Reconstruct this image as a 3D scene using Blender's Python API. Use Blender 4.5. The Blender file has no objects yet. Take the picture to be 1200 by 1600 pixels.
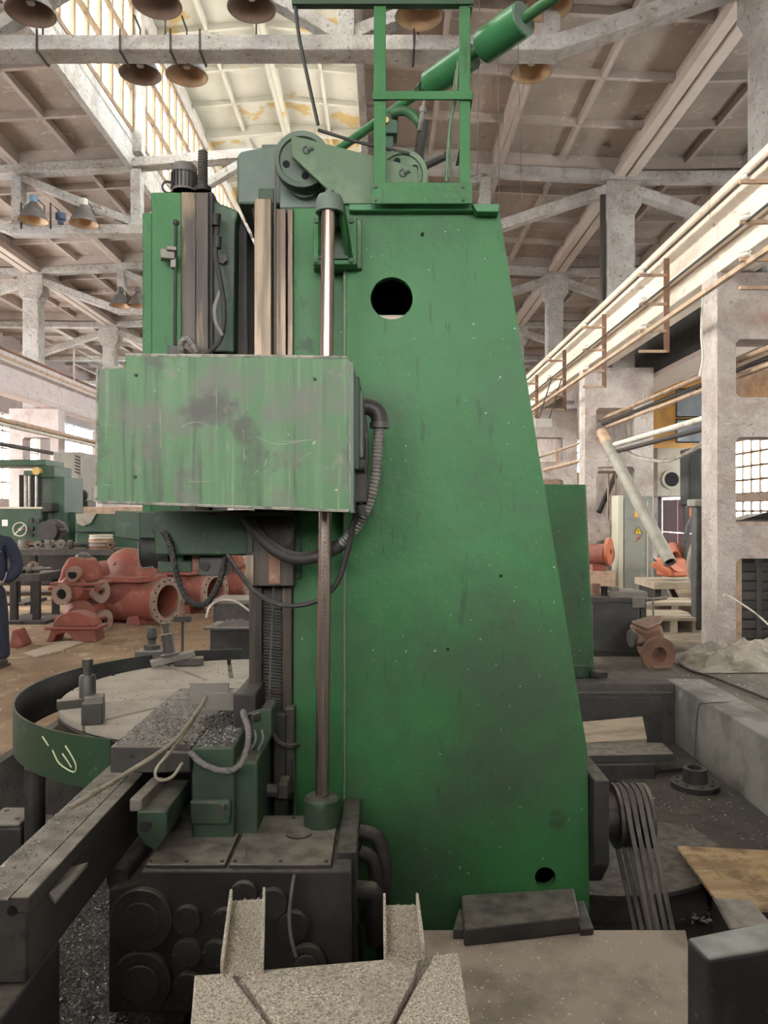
import bpy, bmesh, math, random
from mathutils import Vector, Matrix, noise as mnoise
random.seed(7)
R = math.radians
scene = bpy.context.scene
COL = scene.collection

# ------------------------------------------------------------------ camera, sky, sun, exposure
CAMZ = 1.7
cam = bpy.data.cameras.new('camera'); camo = bpy.data.objects.new('camera', cam); COL.objects.link(camo)
camo.location = (0, 0, CAMZ); camo.rotation_euler = (R(90), 0, 0)
cam.sensor_fit = 'VERTICAL'; cam.sensor_height = 36.0; cam.sensor_width = 27.0; cam.lens = 27.0
cam.clip_start = 0.05; cam.clip_end = 300
scene.camera = camo

world = bpy.data.worlds.new('sky'); scene.world = world; world.use_nodes = True
wn = world.node_tree.nodes; wl = world.node_tree.links; wn.clear()
wo = wn.new('ShaderNodeOutputWorld'); wb = wn.new('ShaderNodeBackground')
wb.inputs[0].default_value = (1.0, 0.985, 0.955, 1); wb.inputs[1].default_value = 10.5
wl.new(wb.outputs[0], wo.inputs[0])

sun = bpy.data.lights.new('sun', 'SUN'); suno = bpy.data.objects.new('sun', sun); COL.objects.link(suno)
sun.energy = 14.0; sun.angle = R(24); sun.color = (1.0, 0.93, 0.78)
suno.location = (-20, -5, 25)
suno.rotation_euler = Vector((0.79, 0.12, -0.60)).to_track_quat('-Z', 'Y').to_euler()

scene.view_settings.view_transform = 'Standard'; scene.view_settings.look = 'None'
scene.view_settings.gamma = 1.0; scene.view_settings.use_curve_mapping = False
scene.view_settings.exposure = 0.92
scene.cycles.use_denoising = True
scene.cycles.max_bounces = 10; scene.cycles.diffuse_bounces = 6; scene.cycles.transparent_max_bounces = 16
scene.cycles.sample_clamp_indirect = 8.0

# ------------------------------------------------------------------ placement: photograph pixel + true distance -> world point
def P(x, y, D): return Vector(((x - 600) / 1200 * D, D, CAMZ + (800 - y) / 1200 * D))
def PX(x, D): return (x - 600) / 1200 * D
def PZ(y, D): return CAMZ + (800 - y) / 1200 * D

# ------------------------------------------------------------------ materials
MATS = {}
def M(name, col, rough=0.6, metal=0.0, layers=(), bump=None, dust=None, spec=0.4, randv=0.0):
    m = bpy.data.materials.new(name); m.use_nodes = True
    n = m.node_tree.nodes; l = m.node_tree.links
    b = n['Principled BSDF']; b.inputs['Roughness'].default_value = rough; b.inputs['Metallic'].default_value = metal
    b.inputs['Specular IOR Level'].default_value = spec
    tc = n.new('ShaderNodeTexCoord')
    rgb = n.new('ShaderNodeRGB'); rgb.outputs[0].default_value = (*col, 1); cur = rgb.outputs[0]
    oi = n.new('ShaderNodeObjectInfo')
    off = n.new('ShaderNodeVectorMath'); off.operation = 'MULTIPLY_ADD'
    l.new(oi.outputs['Random'], off.inputs[0]); off.inputs[1].default_value = (31.0, 17.0, 23.0)
    l.new(tc.outputs['Object'], off.inputs[2])
    base = off.outputs[0]
    for L in layers:
        mp = n.new('ShaderNodeMapping'); l.new(base, mp.inputs['Vector']); mp.inputs['Scale'].default_value = L.get('stretch', (1, 1, 1))
        if L.get('kind') == 'voronoi':
            t = n.new('ShaderNodeTexVoronoi'); t.inputs['Scale'].default_value = L['scale']; l.new(mp.outputs[0], t.inputs['Vector']); out = t.outputs['Distance']
        else:
            t = n.new('ShaderNodeTexNoise'); t.inputs['Scale'].default_value = L['scale']; t.inputs['Detail'].default_value = L.get('detail', 6)
            t.inputs['Roughness'].default_value = L.get('r', 0.6); t.inputs['Distortion'].default_value = L.get('dist', 0.0)
            l.new(mp.outputs[0], t.inputs['Vector']); out = t.outputs[0]
        r = n.new('ShaderNodeMapRange'); l.new(out, r.inputs[0]); r.inputs[1].default_value = L['lo']; r.inputs[2].default_value = L['hi']
        r.inputs[3].default_value = 0.0; r.inputs[4].default_value = L.get('amt', 1.0)
        mx = n.new('ShaderNodeMix'); mx.data_type = 'RGBA'; l.new(r.outputs[0], mx.inputs[0]); l.new(cur, mx.inputs[6]); mx.inputs[7].default_value = (*L['col'], 1)
        cur = mx.outputs[2]
    if dust:
        g = n.new('ShaderNodeNewGeometry'); sx = n.new('ShaderNodeSeparateXYZ'); l.new(g.outputs['Normal'], sx.inputs[0])
        nz = n.new('ShaderNodeTexNoise'); nz.inputs['Scale'].default_value = dust[2] if len(dust) > 2 else 9; nz.inputs['Detail'].default_value = 8; l.new(base, nz.inputs['Vector'])
        r1 = n.new('ShaderNodeMapRange'); l.new(sx.outputs[2], r1.inputs[0]); r1.inputs[1].default_value = 0.55; r1.inputs[2].default_value = 0.95
        r2 = n.new('ShaderNodeMapRange'); l.new(nz.outputs[0], r2.inputs[0]); r2.inputs[1].default_value = 0.3; r2.inputs[2].default_value = 0.62; r2.inputs[3].default_value = 0.25; r2.inputs[4].default_value = 1.0
        mu = n.new('ShaderNodeMath'); mu.operation = 'MULTIPLY'; l.new(r1.outputs[0], mu.inputs[0]); l.new(r2.outputs[0], mu.inputs[1])
        mu2 = n.new('ShaderNodeMath'); mu2.operation = 'MULTIPLY'; l.new(mu.outputs[0], mu2.inputs[0]); mu2.inputs[1].default_value = dust[1]
        mx = n.new('ShaderNodeMix'); mx.data_type = 'RGBA'; l.new(mu2.outputs[0], mx.inputs[0]); l.new(cur, mx.inputs[6]); mx.inputs[7].default_value = (*dust[0], 1)
        cur = mx.outputs[2]
    if randv:
        hs = n.new('ShaderNodeHueSaturation'); mr = n.new('ShaderNodeMapRange'); l.new(oi.outputs['Random'], mr.inputs[0])
        mr.inputs[3].default_value = 1 - randv; mr.inputs[4].default_value = 1 + randv
        l.new(mr.outputs[0], hs.inputs['Value']); l.new(cur, hs.inputs['Color']); cur = hs.outputs[0]
    l.new(cur, b.inputs['Base Color'])
    if bump:
        prev = None
        for (sc, st, di) in (bump if isinstance(bump, list) else [bump]):
            t = n.new('ShaderNodeTexNoise'); t.inputs['Scale'].default_value = sc; t.inputs['Detail'].default_value = 8; t.inputs['Roughness'].default_value = 0.62
            l.new(base, t.inputs['Vector'])
            bp = n.new('ShaderNodeBump'); bp.inputs['Strength'].default_value = st; bp.inputs['Distance'].default_value = di
            l.new(t.outputs[0], bp.inputs['Height'])
            if prev: l.new(prev, bp.inputs['Normal'])
            prev = bp.outputs[0]
        l.new(prev, b.inputs['Normal'])
    MATS[name] = m
    return m
def LY(col, scale, lo, hi, amt=1.0, stretch=(1, 1, 1), **k): return dict(col=col, scale=scale, lo=lo, hi=hi, amt=amt, stretch=stretch, **k)

GRIME = (0.060, 0.052, 0.045)
# machine paints
M('green', (0.030, 0.122, 0.040), 0.45, 0, [LY((0.046, 0.158, 0.060), 1.3, .4, .7, .7), LY((0.046, 0.070, 0.046), 0.9, .50, .66, .8, detail=9, r=.62), LY((0.024, 0.042, 0.028), 5, .635, .70, .7, detail=9, r=.65), LY((0.024, 0.055, 0.03), 25, .62, .68, .5, (1, 1, .15)), LY((0.36, 0.42, 0.34), 42, .72, .75, .7, detail=2)], [(5, .2, .05), (30, .12, .01)], spec=.25)
M('green_box', (0.060, 0.142, 0.060), 0.5, 0, [LY((0.105, 0.200, 0.098), 16, .48, .64, .55, (1, 1, .06)), LY((0.036, 0.06, 0.038), 26, .54, .64, .75, (1, 1, .04)), LY((0.16, 0.26, 0.15), 40, .62, .68, .6, (1, 1, .03)), LY((0.110, 0.108, 0.092), 2.0, .52, .62, .85, detail=10, r=.66), LY((0.048, 0.046, 0.040), 3.4, .56, .66, .75, detail=10), LY((0.17, 0.16, 0.14), 9, .62, .70, .5), LY((0.5, 0.5, 0.3), 30, .75, .78, .7, detail=2)], (7, .15, .02), dust=((.38, .34, .28), .8, 20))
M('green_dark', (0.020, 0.054, 0.025), 0.5, 0, [LY((0.03, 0.04, 0.03), 3, .42, .66, .8), LY((0.09, 0.2, 0.1), 8, .62, .7, .4)], (10, .15, .02), dust=((.16, .145, .125), .75, 14))
M('green_pale', (0.075, 0.125, 0.070), 0.55, 0, [LY((0.07, 0.11, 0.07), 24, .5, .66, .7, dist=2.0), LY((0.17, 0.24, 0.15), 5, .5, .7, .5)], (14, .2, .01))
M('green_bright', (0.030, 0.140, 0.050), 0.38, 0, [LY((0.04, 0.10, 0.055), 5, .55, .70, .7), LY((0.2, 0.2, 0.16), 10, .66, .74, .5)], (10, .1, .01), dust=((.24, .20, .175), .85, 5))
M('green_mid', (0.034, 0.066, 0.039), 0.5, 0, [LY((0.028, 0.040, 0.03), 4, .48, .64, .8, detail=9), LY((0.07, 0.15, 0.08), 9, .58, .68, .5)], (12, .2, .01), dust=((.17, .155, .135), .8, 14))
M('worn_paint', (0.30, 0.29, 0.25), 0.6, 0.1, [LY((0.10, 0.12, 0.09), 20, .45, .6, .9)])
M('teal_green', (0.036, 0.078, 0.050), 0.5, 0, [LY((0.075, 0.125, 0.09), 3, .50, .7, .6), LY((0.03, 0.05, 0.035), 6, .6, .7, .6)], (10, .1, .01), dust=((.3, .28, .22), .5))
M('grey_green', (0.10, 0.135, 0.11), 0.5, 0, [LY((0.06, 0.09, 0.07), 4, .45, .7, .7), LY((0.2, 0.2, 0.17), 9, .64, .72, .5)], (9, .1, .01))
# metals
M('black_iron', (0.024, 0.023, 0.0225), 0.6, 0.15, [LY((0.06, 0.055, 0.05), 4, .45, .7, .7), LY((0.10, 0.095, 0.085), 60, .66, .72, .5, detail=2)], (18, .2, .01), dust=((.18, .165, .145), .8, 16))
M('dark_steel', (0.055, 0.052, 0.049), 0.5, 0.3, [LY((0.10, 0.09, 0.08), 5, .45, .7, .7), LY((0.03, 0.028, 0.026), 14, .58, .68, .7)], (20, .15, .008), dust=((.34, .31, .27), .9, 12))
M('grey_steel', (0.20, 0.185, 0.165), 0.5, 0.3, [LY((0.11, 0.10, 0.09), 6, .45, .68, .7), LY((0.30, 0.28, 0.25), 24, .6, .7, .5)], (20, .15, .008), dust=((.34, .31, .27), .8, 18))
M('table_top', (0.42, 0.38, 0.325), 0.55, 0.1, [LY((0.28, 0.25, 0.21), 5, .45, .66, .7), LY((0.42, 0.39, 0.35), 30, .58, .7, .5)], (40, .15, .004), randv=.1)
M('way', (0.19, 0.148, 0.105), 0.4, 0.5, [LY((0.075, 0.056, 0.042), 18, .45, .62, .85, (1, 1, .06)), LY((0.33, 0.265, 0.20), 30, .58, .7, .5, (1, 1, .05))], (30, .1, .004))
M('way_dark', (0.062, 0.050, 0.039), 0.45, 0.3, [LY((0.022, 0.019, 0.017), 14, .45, .60, .85, (1, 1, .08), detail=9), LY((0.20, 0.145, 0.09), 16, .57, .66, .8, (1, 1, .08), detail=9)], (30, .1, .004))
M('chrome_rod', (0.34, 0.285, 0.255), 0.26, 0.9, [LY((0.24, 0.17, 0.14), 14, .48, .62, .8, (1, 1, .03))])
M('rubber', (0.028, 0.026, 0.025), 0.5, 0, [LY((0.12, 0.11, 0.10), 14, .58, .72, .7)], (30, .1, .004), dust=((.22, .2, .18), .6, 30))
M('belt_rubber', (0.115, 0.105, 0.093), 0.6, 0, [LY((0.06, 0.055, 0.05), 10, .48, .62, .8)])
M('hose_grey', (0.19, 0.18, 0.165), 0.55, 0.2, [LY((0.09, 0.085, 0.08), 12, .5, .68, .8)], (40, .1, .003))
M('rope', (0.10, 0.09, 0.08), 0.7, 0.3)
M('rod_dark', (0.035, 0.04, 0.036), 0.5, 0.3)
M('sheave', (0.058, 0.085, 0.062), 0.45, 0.2, [LY((0.10, 0.14, 0.10), 6, .5, .7, .6), LY((0.03, 0.03, 0.028), 9, .6, .7, .7)], (14, .15, .006))
M('chips', (0.12, 0.115, 0.11), 0.5, 0.3, [LY((0.36, 0.35, 0.335), 120, .50, .60, .9, detail=3), LY((0.025, 0.024, 0.023), 9, .5, .7, .6)], [(90, .9, .03), (9, .4, .05)])
M('chip_flake', (0.36, 0.35, 0.335), 0.4, 0.5, [LY((0.08, 0.078, 0.075), 60, .45, .55, .9, detail=2)])
M('dusty_block', (0.52, 0.465, 0.39), 0.7, 0.1, [LY((0.22, 0.195, 0.16), 150, .50, .57, .9, detail=3), LY((0.85, 0.80, 0.72), 190, .58, .63, .9, detail=2), LY((0.26, 0.235, 0.2), 4, .45, .7, .5), LY((0.68, 0.66, 0.62), 24, .74, .77, .9, detail=3)], (180, .35, .004))
M('brown_plate', (0.41, 0.35, 0.295), 0.75, 0.1, [LY((0.20, 0.165, 0.135), 4, .45, .66, .8), LY((0.42, 0.35, 0.29), 11, .55, .7, .6), LY((0.55, 0.52, 0.48), 70, .70, .73, .9, detail=3)], (60, .3, .006))
M('pit_floor', (0.075, 0.068, 0.062), 0.8, 0.05, [LY((0.12, 0.105, 0.09), 3, .45, .68, .8), LY((0.035, 0.032, 0.03), 8, .52, .68, .7), LY((0.40, 0.38, 0.35), 60, .71, .74, .9, detail=3)], [(50, .5, .01), (6, .3, .03)])
M('pit_wall', (0.235, 0.222, 0.2), 0.85, 0, [LY((0.10, 0.092, 0.083), 2.2, .45, .62, .8, detail=9), LY((0.45, 0.43, 0.40), 6, .60, .70, .7, (1, 1, .5), detail=9)], [(14, .4, .02)])
M('light_block', (0.034, 0.036, 0.037), 0.5, 0.2, [LY((0.07, 0.074, 0.074), 5, .5, .66, .8, detail=9), LY((0.3, 0.33, 0.33), 22, .66, .72, .6)], (16, .25, .006), dust=((.40, .41, .40), .95, 6))
# building
M('whitewash', (0.60, 0.575, 0.54), 0.9, 0, [LY((0.40, 0.345, 0.305), 2.0, .46, .60, .8, detail=12, r=.7), LY((0.17, 0.14, 0.12), 14, .57, .64, .8, detail=12, r=.7), LY((0.50, 0.54, 0.60), 1.2, .5, .7, .4)], [(10, 1.0, .09), (45, .8, .03)])
M('soffit', (0.52, 0.45, 0.405), 0.9, 0, [LY((0.42, 0.36, 0.32), 3, .5, .7, .6), LY((0.2, 0.17, 0.15), 16, .68, .72, .6)], (22, .3, .015))
M('slab', (0.42, 0.36, 0.322), 0.92, 0, [LY((0.30, 0.255, 0.225), 1.1, .45, .68, .7, detail=8), LY((0.62, 0.56, 0.51), 2.6, .60, .68, .55, detail=10, dist=1.5), LY((0.10, 0.085, 0.07), 3.0, .70, .77, .7, detail=9)], [(12, .35, .02)], randv=.12)
M('slab_deck', (0.355, 0.30, 0.265), 0.92, 0, [LY((0.25, 0.205, 0.18), 0.9, .42, .64, .8, detail=9), LY((0.50, 0.44, 0.39), 2.2, .58, .63, .6, detail=12, dist=2.5, r=.65), LY((0.09, 0.075, 0.06), 2.0, .64, .72, .8, detail=10), LY((0.42, 0.33, 0.2), .7, .64, .68, .5, detail=10)], [(12, .4, .025)], randv=.12)  # soot tone, also darkened so the ribs seem to catch the light
M('slab_bright', (0.40, 0.392, 0.345), 0.92, 0, [LY((0.32, 0.312, 0.27), 1.1, .45, .68, .7, detail=8), LY((0.36, 0.255, 0.10), 0.62, .565, .60, .95, detail=10)], [(12, .3, .02)], randv=.06)
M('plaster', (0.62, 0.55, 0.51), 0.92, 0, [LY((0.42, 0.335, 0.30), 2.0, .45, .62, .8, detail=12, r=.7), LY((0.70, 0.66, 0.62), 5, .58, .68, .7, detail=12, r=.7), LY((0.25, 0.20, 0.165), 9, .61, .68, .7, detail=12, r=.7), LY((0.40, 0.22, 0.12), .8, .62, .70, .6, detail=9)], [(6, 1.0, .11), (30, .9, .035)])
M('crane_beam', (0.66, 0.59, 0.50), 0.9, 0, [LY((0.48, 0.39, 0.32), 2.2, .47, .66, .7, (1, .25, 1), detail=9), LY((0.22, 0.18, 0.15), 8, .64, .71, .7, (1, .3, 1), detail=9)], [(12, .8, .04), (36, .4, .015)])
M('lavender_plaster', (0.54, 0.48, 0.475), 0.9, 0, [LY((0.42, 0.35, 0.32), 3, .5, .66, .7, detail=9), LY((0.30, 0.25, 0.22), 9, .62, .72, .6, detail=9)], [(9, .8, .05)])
M('dirt_floor', (0.285, 0.195, 0.12), 0.95, 0, [LY((0.165, 0.105, 0.062), 0.9, .42, .60, .85, detail=12, r=.68), LY((0.45, 0.335, 0.215), 2.2, .54, .66, .75, detail=12, r=.7), LY((0.60, 0.52, 0.42), 34, .70, .74, .8, detail=3)], [(30, .5, .015), (5, .3, .03)])
M('grey_dirt', (0.135, 0.115, 0.095), 0.95, 0, [LY((0.085, 0.072, 0.06), 1.2, .42, .60, .85, detail=12, r=.68), LY((0.22, 0.185, 0.15), 2.6, .54, .66, .7, detail=12, r=.7), LY((0.60, 0.56, 0.50), 40, .71, .74, .8, detail=3)], [(30, .5, .015), (5, .3, .03)])
M('rust_steel', (0.23, 0.125, 0.085), 0.7, 0.2, [LY((0.13, 0.08, 0.06), 5, .45, .66, .8), LY((0.36, 0.22, 0.15), 13, .58, .7, .6)], (24, .25, .008))
M('pipe_paint', (0.42, 0.29, 0.20), 0.65, 0.1, [LY((0.22, 0.16, 0.12), 6, .48, .66, .8), LY((0.56, 0.46, 0.36), 10, .6, .7, .6)], (24, .2, .006))
M('pipe_tan', (0.30, 0.27, 0.21), 0.5, 0.2, [LY((0.15, 0.13, 0.1), 14, .5, .66, .8)])
M('pipe_white', (0.55, 0.52, 0.47), 0.6, 0, [LY((0.30, 0.25, 0.2), 7, .52, .68, .8)], (24, .2, .006))
M('wood', (0.44, 0.31, 0.175), 0.8, 0, [LY((0.17, 0.11, 0.06), 5, .47, .58, .85, detail=10, r=.7), LY((0.26, 0.17, 0.09), 5, .45, .65, .8, (.25, 1.6, 1)), LY((0.58, 0.44, 0.28), 7, .55, .7, .6, (.3, 2.0, 1)), LY((0.10, 0.07, 0.045), 2.4, .60, .72, .7)], (30, .3, .006))
M('old_wood', (0.38, 0.315, 0.24), 0.85, 0, [LY((0.22, 0.175, 0.13), 6, .45, .65, .8, (.3, 2, 1)), LY((0.14, 0.11, 0.085), 3, .6, .7, .6)], (30, .3, .006), randv=.2)
M('red_oxide', (0.235, 0.062, 0.043), 0.6, 0, [LY((0.17, 0.058, 0.042), 2.2, .45, .62, .8, detail=10), LY((0.34, 0.125, 0.09), 5, .54, .66, .7, detail=10), LY((0.15, 0.095, 0.07), 7, .58, .66, .7, detail=10)], (14, .25, .012), dust=((.25, .165, .125), .75, 5))
M('red_orange', (0.44, 0.13, 0.065), 0.6, 0, [LY((0.36, 0.12, 0.07), 4, .48, .66, .7)], (14, .2, .01), dust=((.5, .36, .25), .6, 5))
M('flange_face', (0.27, 0.185, 0.145), 0.6, 0.2, [LY((0.16, 0.10, 0.08), 12, .5, .66, .7)], (30, .2, .006))
M('bore_dark', (0.09, 0.045, 0.035), 0.85)
M('cabinet_grey', (0.235, 0.235, 0.21), 0.55, 0.1, [LY((0.15, 0.145, 0.125), 3, .48, .66, .7), LY((0.36, 0.35, 0.31), 8, .62, .7, .5)], (12, .1, .006))
M('cabinet_edge', (0.48, 0.46, 0.36), 0.55, 0.1)
M('tank_dark', (0.058, 0.058, 0.056), 0.5, 0.25, [LY((0.10, 0.095, 0.088), 3, .48, .66, .7)], (12, .15, .006), dust=((.24, .22, .19), .6))
M('lamp_shell', (0.13, 0.12, 0.115), 0.6, 0.3, [LY((0.24, 0.21, 0.19), 6, .5, .7, .6)], (20, .1, .004), dust=((.38, .34, .31), .8, 8))
M('lamp_inside', (0.45, 0.30, 0.175), 0.5, 0.25, [LY((0.27, 0.18, 0.115), 4, .45, .68, .8)])
M('lamp_inside_dark', (0.23, 0.155, 0.115), 0.6, 0.2, [LY((0.14, 0.10, 0.08), 4, .45, .68, .8)])
M('lamp_cap', (0.52, 0.50, 0.47), 0.6, 0.1, [LY((0.3, 0.28, 0.26), 6, .5, .68, .6)])
M('blue_cap', (0.16, 0.28, 0.40), 0.5, 0.1)
M('blue_dark', (0.05, 0.075, 0.13), 0.5, 0.1)
M('bracket_iron', (0.05, 0.045, 0.042), 0.6, 0.3)
M('glaze_bar', (0.17, 0.115, 0.07), 0.7, 0.1, [LY((0.28, 0.20, 0.12), 4, .5, .68, .7)])
M('insulator', (0.66, 0.62, 0.55), 0.3)
M('gate_red', (0.085, 0.028, 0.034), 0.6, 0.1, [LY((0.05, 0.02, 0.024), 3, .5, .68, .7)])
M('crane_yellow', (0.50, 0.26, 0.055), 0.55, 0, [LY((0.30, 0.16, 0.05), 3, .48, .66, .7)], (10, .1, .01))
M('cab_glass', (0.30, 0.34, 0.38), 0.15, 0.0, [LY((0.2, 0.22, 0.25), 2, .45, .6, .6)])
M('grey_paint', (0.27, 0.25, 0.215), 0.6, 0.05, [LY((0.17, 0.155, 0.135), 4, .48, .68, .7)], (10, .1, .01))
M('navy', (0.016, 0.019, 0.038), 0.85, 0, [LY((0.03, 0.033, 0.055), 8, .5, .7, .6)], (30, .4, .01))
M('navy_trouser', (0.014, 0.017, 0.030), 0.85, 0, [LY((0.024, 0.027, 0.042), 8, .5, .7, .6)], (30, .4, .01))
M('piping_grey', (0.34, 0.34, 0.34), 0.6)
M('skin', (0.45, 0.25, 0.18), 0.5)
M('hair', (0.03, 0.022, 0.018), 0.6)
M('shoe', (0.04, 0.036, 0.034), 0.6, dust=((.2, .16, .12), .7))
M('tarp', (0.30, 0.268, 0.225), 0.8, 0, [LY((0.15, 0.13, 0.11), 4, .48, .60, .8, detail=9), LY((0.5, 0.47, 0.43), 9, .6, .7, .5)], (20, .5, .015))
M('rag', (0.13, 0.125, 0.12), 0.9, 0, [LY((0.22, 0.21, 0.2), 10, .5, .66, .6)], (30, .5, .01))
M('sign_yellow', (0.85, 0.55, 0.03), 0.5)
M('sign_black', (0.01, 0.01, 0.01), 0.5)
M('sign_orange', (0.70, 0.38, 0.05), 0.5)
M('bolt_red', (0.42, 0.06, 0.03), 0.5)
M('white_print', (0.75, 0.76, 0.74), 0.6)
M('chalk', (0.62, 0.66, 0.42), 0.9)
M('yellow_sheave', (0.50, 0.36, 0.11), 0.5)
M('screw_steel', (0.30, 0.28, 0.25), 0.35, 0.7, [LY((0.14, 0.13, 0.11), 20, .5, .66, .7)])
M('shadow_hole', (0.008, 0.008, 0.008), 0.95)
def glass_mat(name, tr, dirt, mix):
    m = bpy.data.materials.new(name); m.use_nodes = True; n = m.node_tree.nodes; l = m.node_tree.links; n.clear()
    o = n.new('ShaderNodeOutputMaterial'); t = n.new('ShaderNodeBsdfTransparent'); t.inputs[0].default_value = (*tr, 1)
    d = n.new('ShaderNodeBsdfTranslucent'); d.inputs[0].default_value = (*dirt, 1)
    tc = n.new('ShaderNodeTexCoord'); oi = n.new('ShaderNodeObjectInfo'); ad = n.new('ShaderNodeVectorMath'); ad.operation = 'ADD'
    l.new(tc.outputs['Object'], ad.inputs[0]); l.new(oi.outputs['Random'], ad.inputs[1])
    z = n.new('ShaderNodeTexNoise'); z.inputs['Scale'].default_value = 3; z.inputs['Detail'].default_value = 6; l.new(ad.outputs[0], z.inputs['Vector'])
    r = n.new('ShaderNodeMapRange'); l.new(z.outputs[0], r.inputs[0]); r.inputs[1].default_value = .35; r.inputs[2].default_value = .7; r.inputs[3].default_value = mix[0]; r.inputs[4].default_value = mix[1]
    x = n.new('ShaderNodeMixShader'); l.new(r.outputs[0], x.inputs[0]); l.new(t.outputs[0], x.inputs[1]); l.new(d.outputs[0], x.inputs[2]); l.new(x.outputs[0], o.inputs[0])
    MATS[name] = m
glass_mat('pane_glass', (0.92, 0.95, 0.97), (0.8, 0.8, 0.74), (0.08, 0.5))
glass_mat('pane_blue', (0.80, 0.92, 1.0), (0.55, 0.75, 0.95), (0.1, 0.6))

# ------------------------------------------------------------------ mesh builder
WP = {}                                   # world position of every object's origin
V = Vector
def frame(axis):
    a = V(axis).normalized(); u = a.orthogonal().normalized(); return a, u, a.cross(u)
def crom(pts, sub=8):
    pts = [V(p) for p in pts]
    if len(pts) < 3: return pts
    q = [pts[0] * 2 - pts[1]] + pts + [pts[-1] * 2 - pts[-2]]; out = []
    for i in range(1, len(q) - 2):
        a, b, c, d = q[i - 1:i + 3]
        for k in range(sub):
            t = k / sub
            out.append(0.5 * ((2 * b) + (c - a) * t + (2 * a - 5 * b + 4 * c - d) * t * t + (3 * b - a - 3 * c + d) * t ** 3))
    out.append(pts[-1]); return out
class MB:
    def __init__(s): s.v = []; s.f = []; s.s = []
    def add(s, vs, fs, sm=False):
        o = len(s.v); s.v += [V(p) for p in vs]
        for i, f in enumerate(fs): s.f.append([k + o for k in f]); s.s.append(sm if isinstance(sm, bool) else sm[i])
        return s
    def box(s, x0, x1, y0, y1, z0, z1):
        return s.add([(x0, y0, z0), (x1, y0, z0), (x1, y1, z0), (x0, y1, z0), (x0, y0, z1), (x1, y0, z1), (x1, y1, z1), (x0, y1, z1)],
                     [(0, 3, 2, 1), (4, 5, 6, 7), (0, 1, 5, 4), (1, 2, 6, 5), (2, 3, 7, 6), (3, 0, 4, 7)])
    def obox(s, c, size, rz=0, rx=0, ry=0):
        m = Matrix.Rotation(rz, 3, 'Z') @ Matrix.Rotation(ry, 3, 'Y') @ Matrix.Rotation(rx, 3, 'X'); c = V(c); a, b, d = [k / 2 for k in size]
        vs = [c + m @ V(p) for p in [(-a, -b, -d), (a, -b, -d), (a, b, -d), (-a, b, -d), (-a, -b, d), (a, -b, d), (a, b, d), (-a, b, d)]]
        return s.add(vs, [(0, 3, 2, 1), (4, 5, 6, 7), (0, 1, 5, 4), (1, 2, 6, 5), (2, 3, 7, 6), (3, 0, 4, 7)])
    def bar(s, p0, p1, w, h, up=(0, 0, 1)):
        p0, p1 = V(p0), V(p1); a = (p1 - p0).normalized(); side = a.cross(V(up))
        if side.length < 1e-4: side = a.cross(V((0, 1, 0)))
        side.normalize(); u = side.cross(a); sw = side * w / 2; uh = u * h / 2
        vs = [p + d for p in (p0, p1) for d in (-sw - uh, sw - uh, sw + uh, -sw + uh)]
        return s.add(vs, [(0, 1, 2, 3), (7, 6, 5, 4), (0, 4, 5, 1), (1, 5, 6, 2), (2, 6, 7, 3), (3, 7, 4, 0)])
    def prism(s, pts, vec):
        pts = [V(p) for p in pts]; n = len(pts); vec = V(vec)
        return s.add(pts + [p + vec for p in pts], [list(range(n)), list(range(2 * n - 1, n - 1, -1))] + [(i, i + n, (i + 1) % n + n, (i + 1) % n) for i in range(n)])
    def pprism(s, px, D0, D1): return s.prism([P(x, y, D0) for x, y in px], (0, D1 - D0, 0))
    def pbox(s, x0, y0, x1, y1, D0, D1): return s.box(PX(x0, D0), PX(x1, D0), D0, D1, PZ(y1, D0), PZ(y0, D0))
    def cyl(s, p0, p1, r0, r1=None, n=16, caps=True):
        if r1 is None: r1 = r0
        p0, p1 = V(p0), V(p1); a, u, w = frame(p1 - p0); vs = []
        for p, r in ((p0, r0), (p1, r1)):
            for k in range(n): t = 2 * math.pi * k / n; vs.append(p + (u * math.cos(t) + w * math.sin(t)) * r)
        fs = [(k, (k + 1) % n, (k + 1) % n + n, k + n) for k in range(n)]; sm = [True] * n
        if caps: fs += [list(range(n - 1, -1, -1)), list(range(n, 2 * n))]; sm += [False, False]
        return s.add(vs, fs, sm)
    def pcyl(s, x, y, rpx, D0, D1, n=20): return s.cyl(P(x, y, D0), P(x, y, D0) + V((0, D1 - D0, 0)), rpx / 1200 * D0, n=n)
    def lathe(s, o, axis, prof, n=24, closed=False, a0=0, a1=None):
        o = V(o); a, u, w = frame(axis); m = len(prof); vs = []
        full = a1 is None; nn = n if full else n + 1; span = 2 * math.pi if full else a1 - a0
        for k in range(nn):
            t = a0 + span * k / n; d = u * math.cos(t) + w * math.sin(t)
            for r, h in prof: vs.append(o + d * r + a * h)
        fs = []
        for k in range(n):
            k2 = (k + 1) % nn
            for j in range(m - 1 + (1 if closed else 0)):
                j2 = (j + 1) % m; fs.append((k * m + j, k2 * m + j, k2 * m + j2, k * m + j2))
        return s.add(vs, fs, True)
    def tube(s, pts, r, n=8, sub=8, corr=None, caps=True):
        pts = crom(pts, sub) if sub > 1 else [V(p) for p in pts]
        if corr:                         # corrugated hose: resample evenly, alternate the radius
            q = [pts[0]]; acc = 0; step = corr / 2
            for i in range(1, len(pts)):
                a, b = pts[i - 1], pts[i]; L = (b - a).length; t = step - acc
                while t <= L and L > 0: q.append(a.lerp(b, t / L)); t += step
                acc = (acc + L) % step if L else acc
            pts = q
        m = len(pts); tan = [(pts[min(i + 1, m - 1)] - pts[max(i - 1, 0)]).normalized() for i in range(m)]
        u = tan[0].orthogonal().normalized(); vs = []
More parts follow.
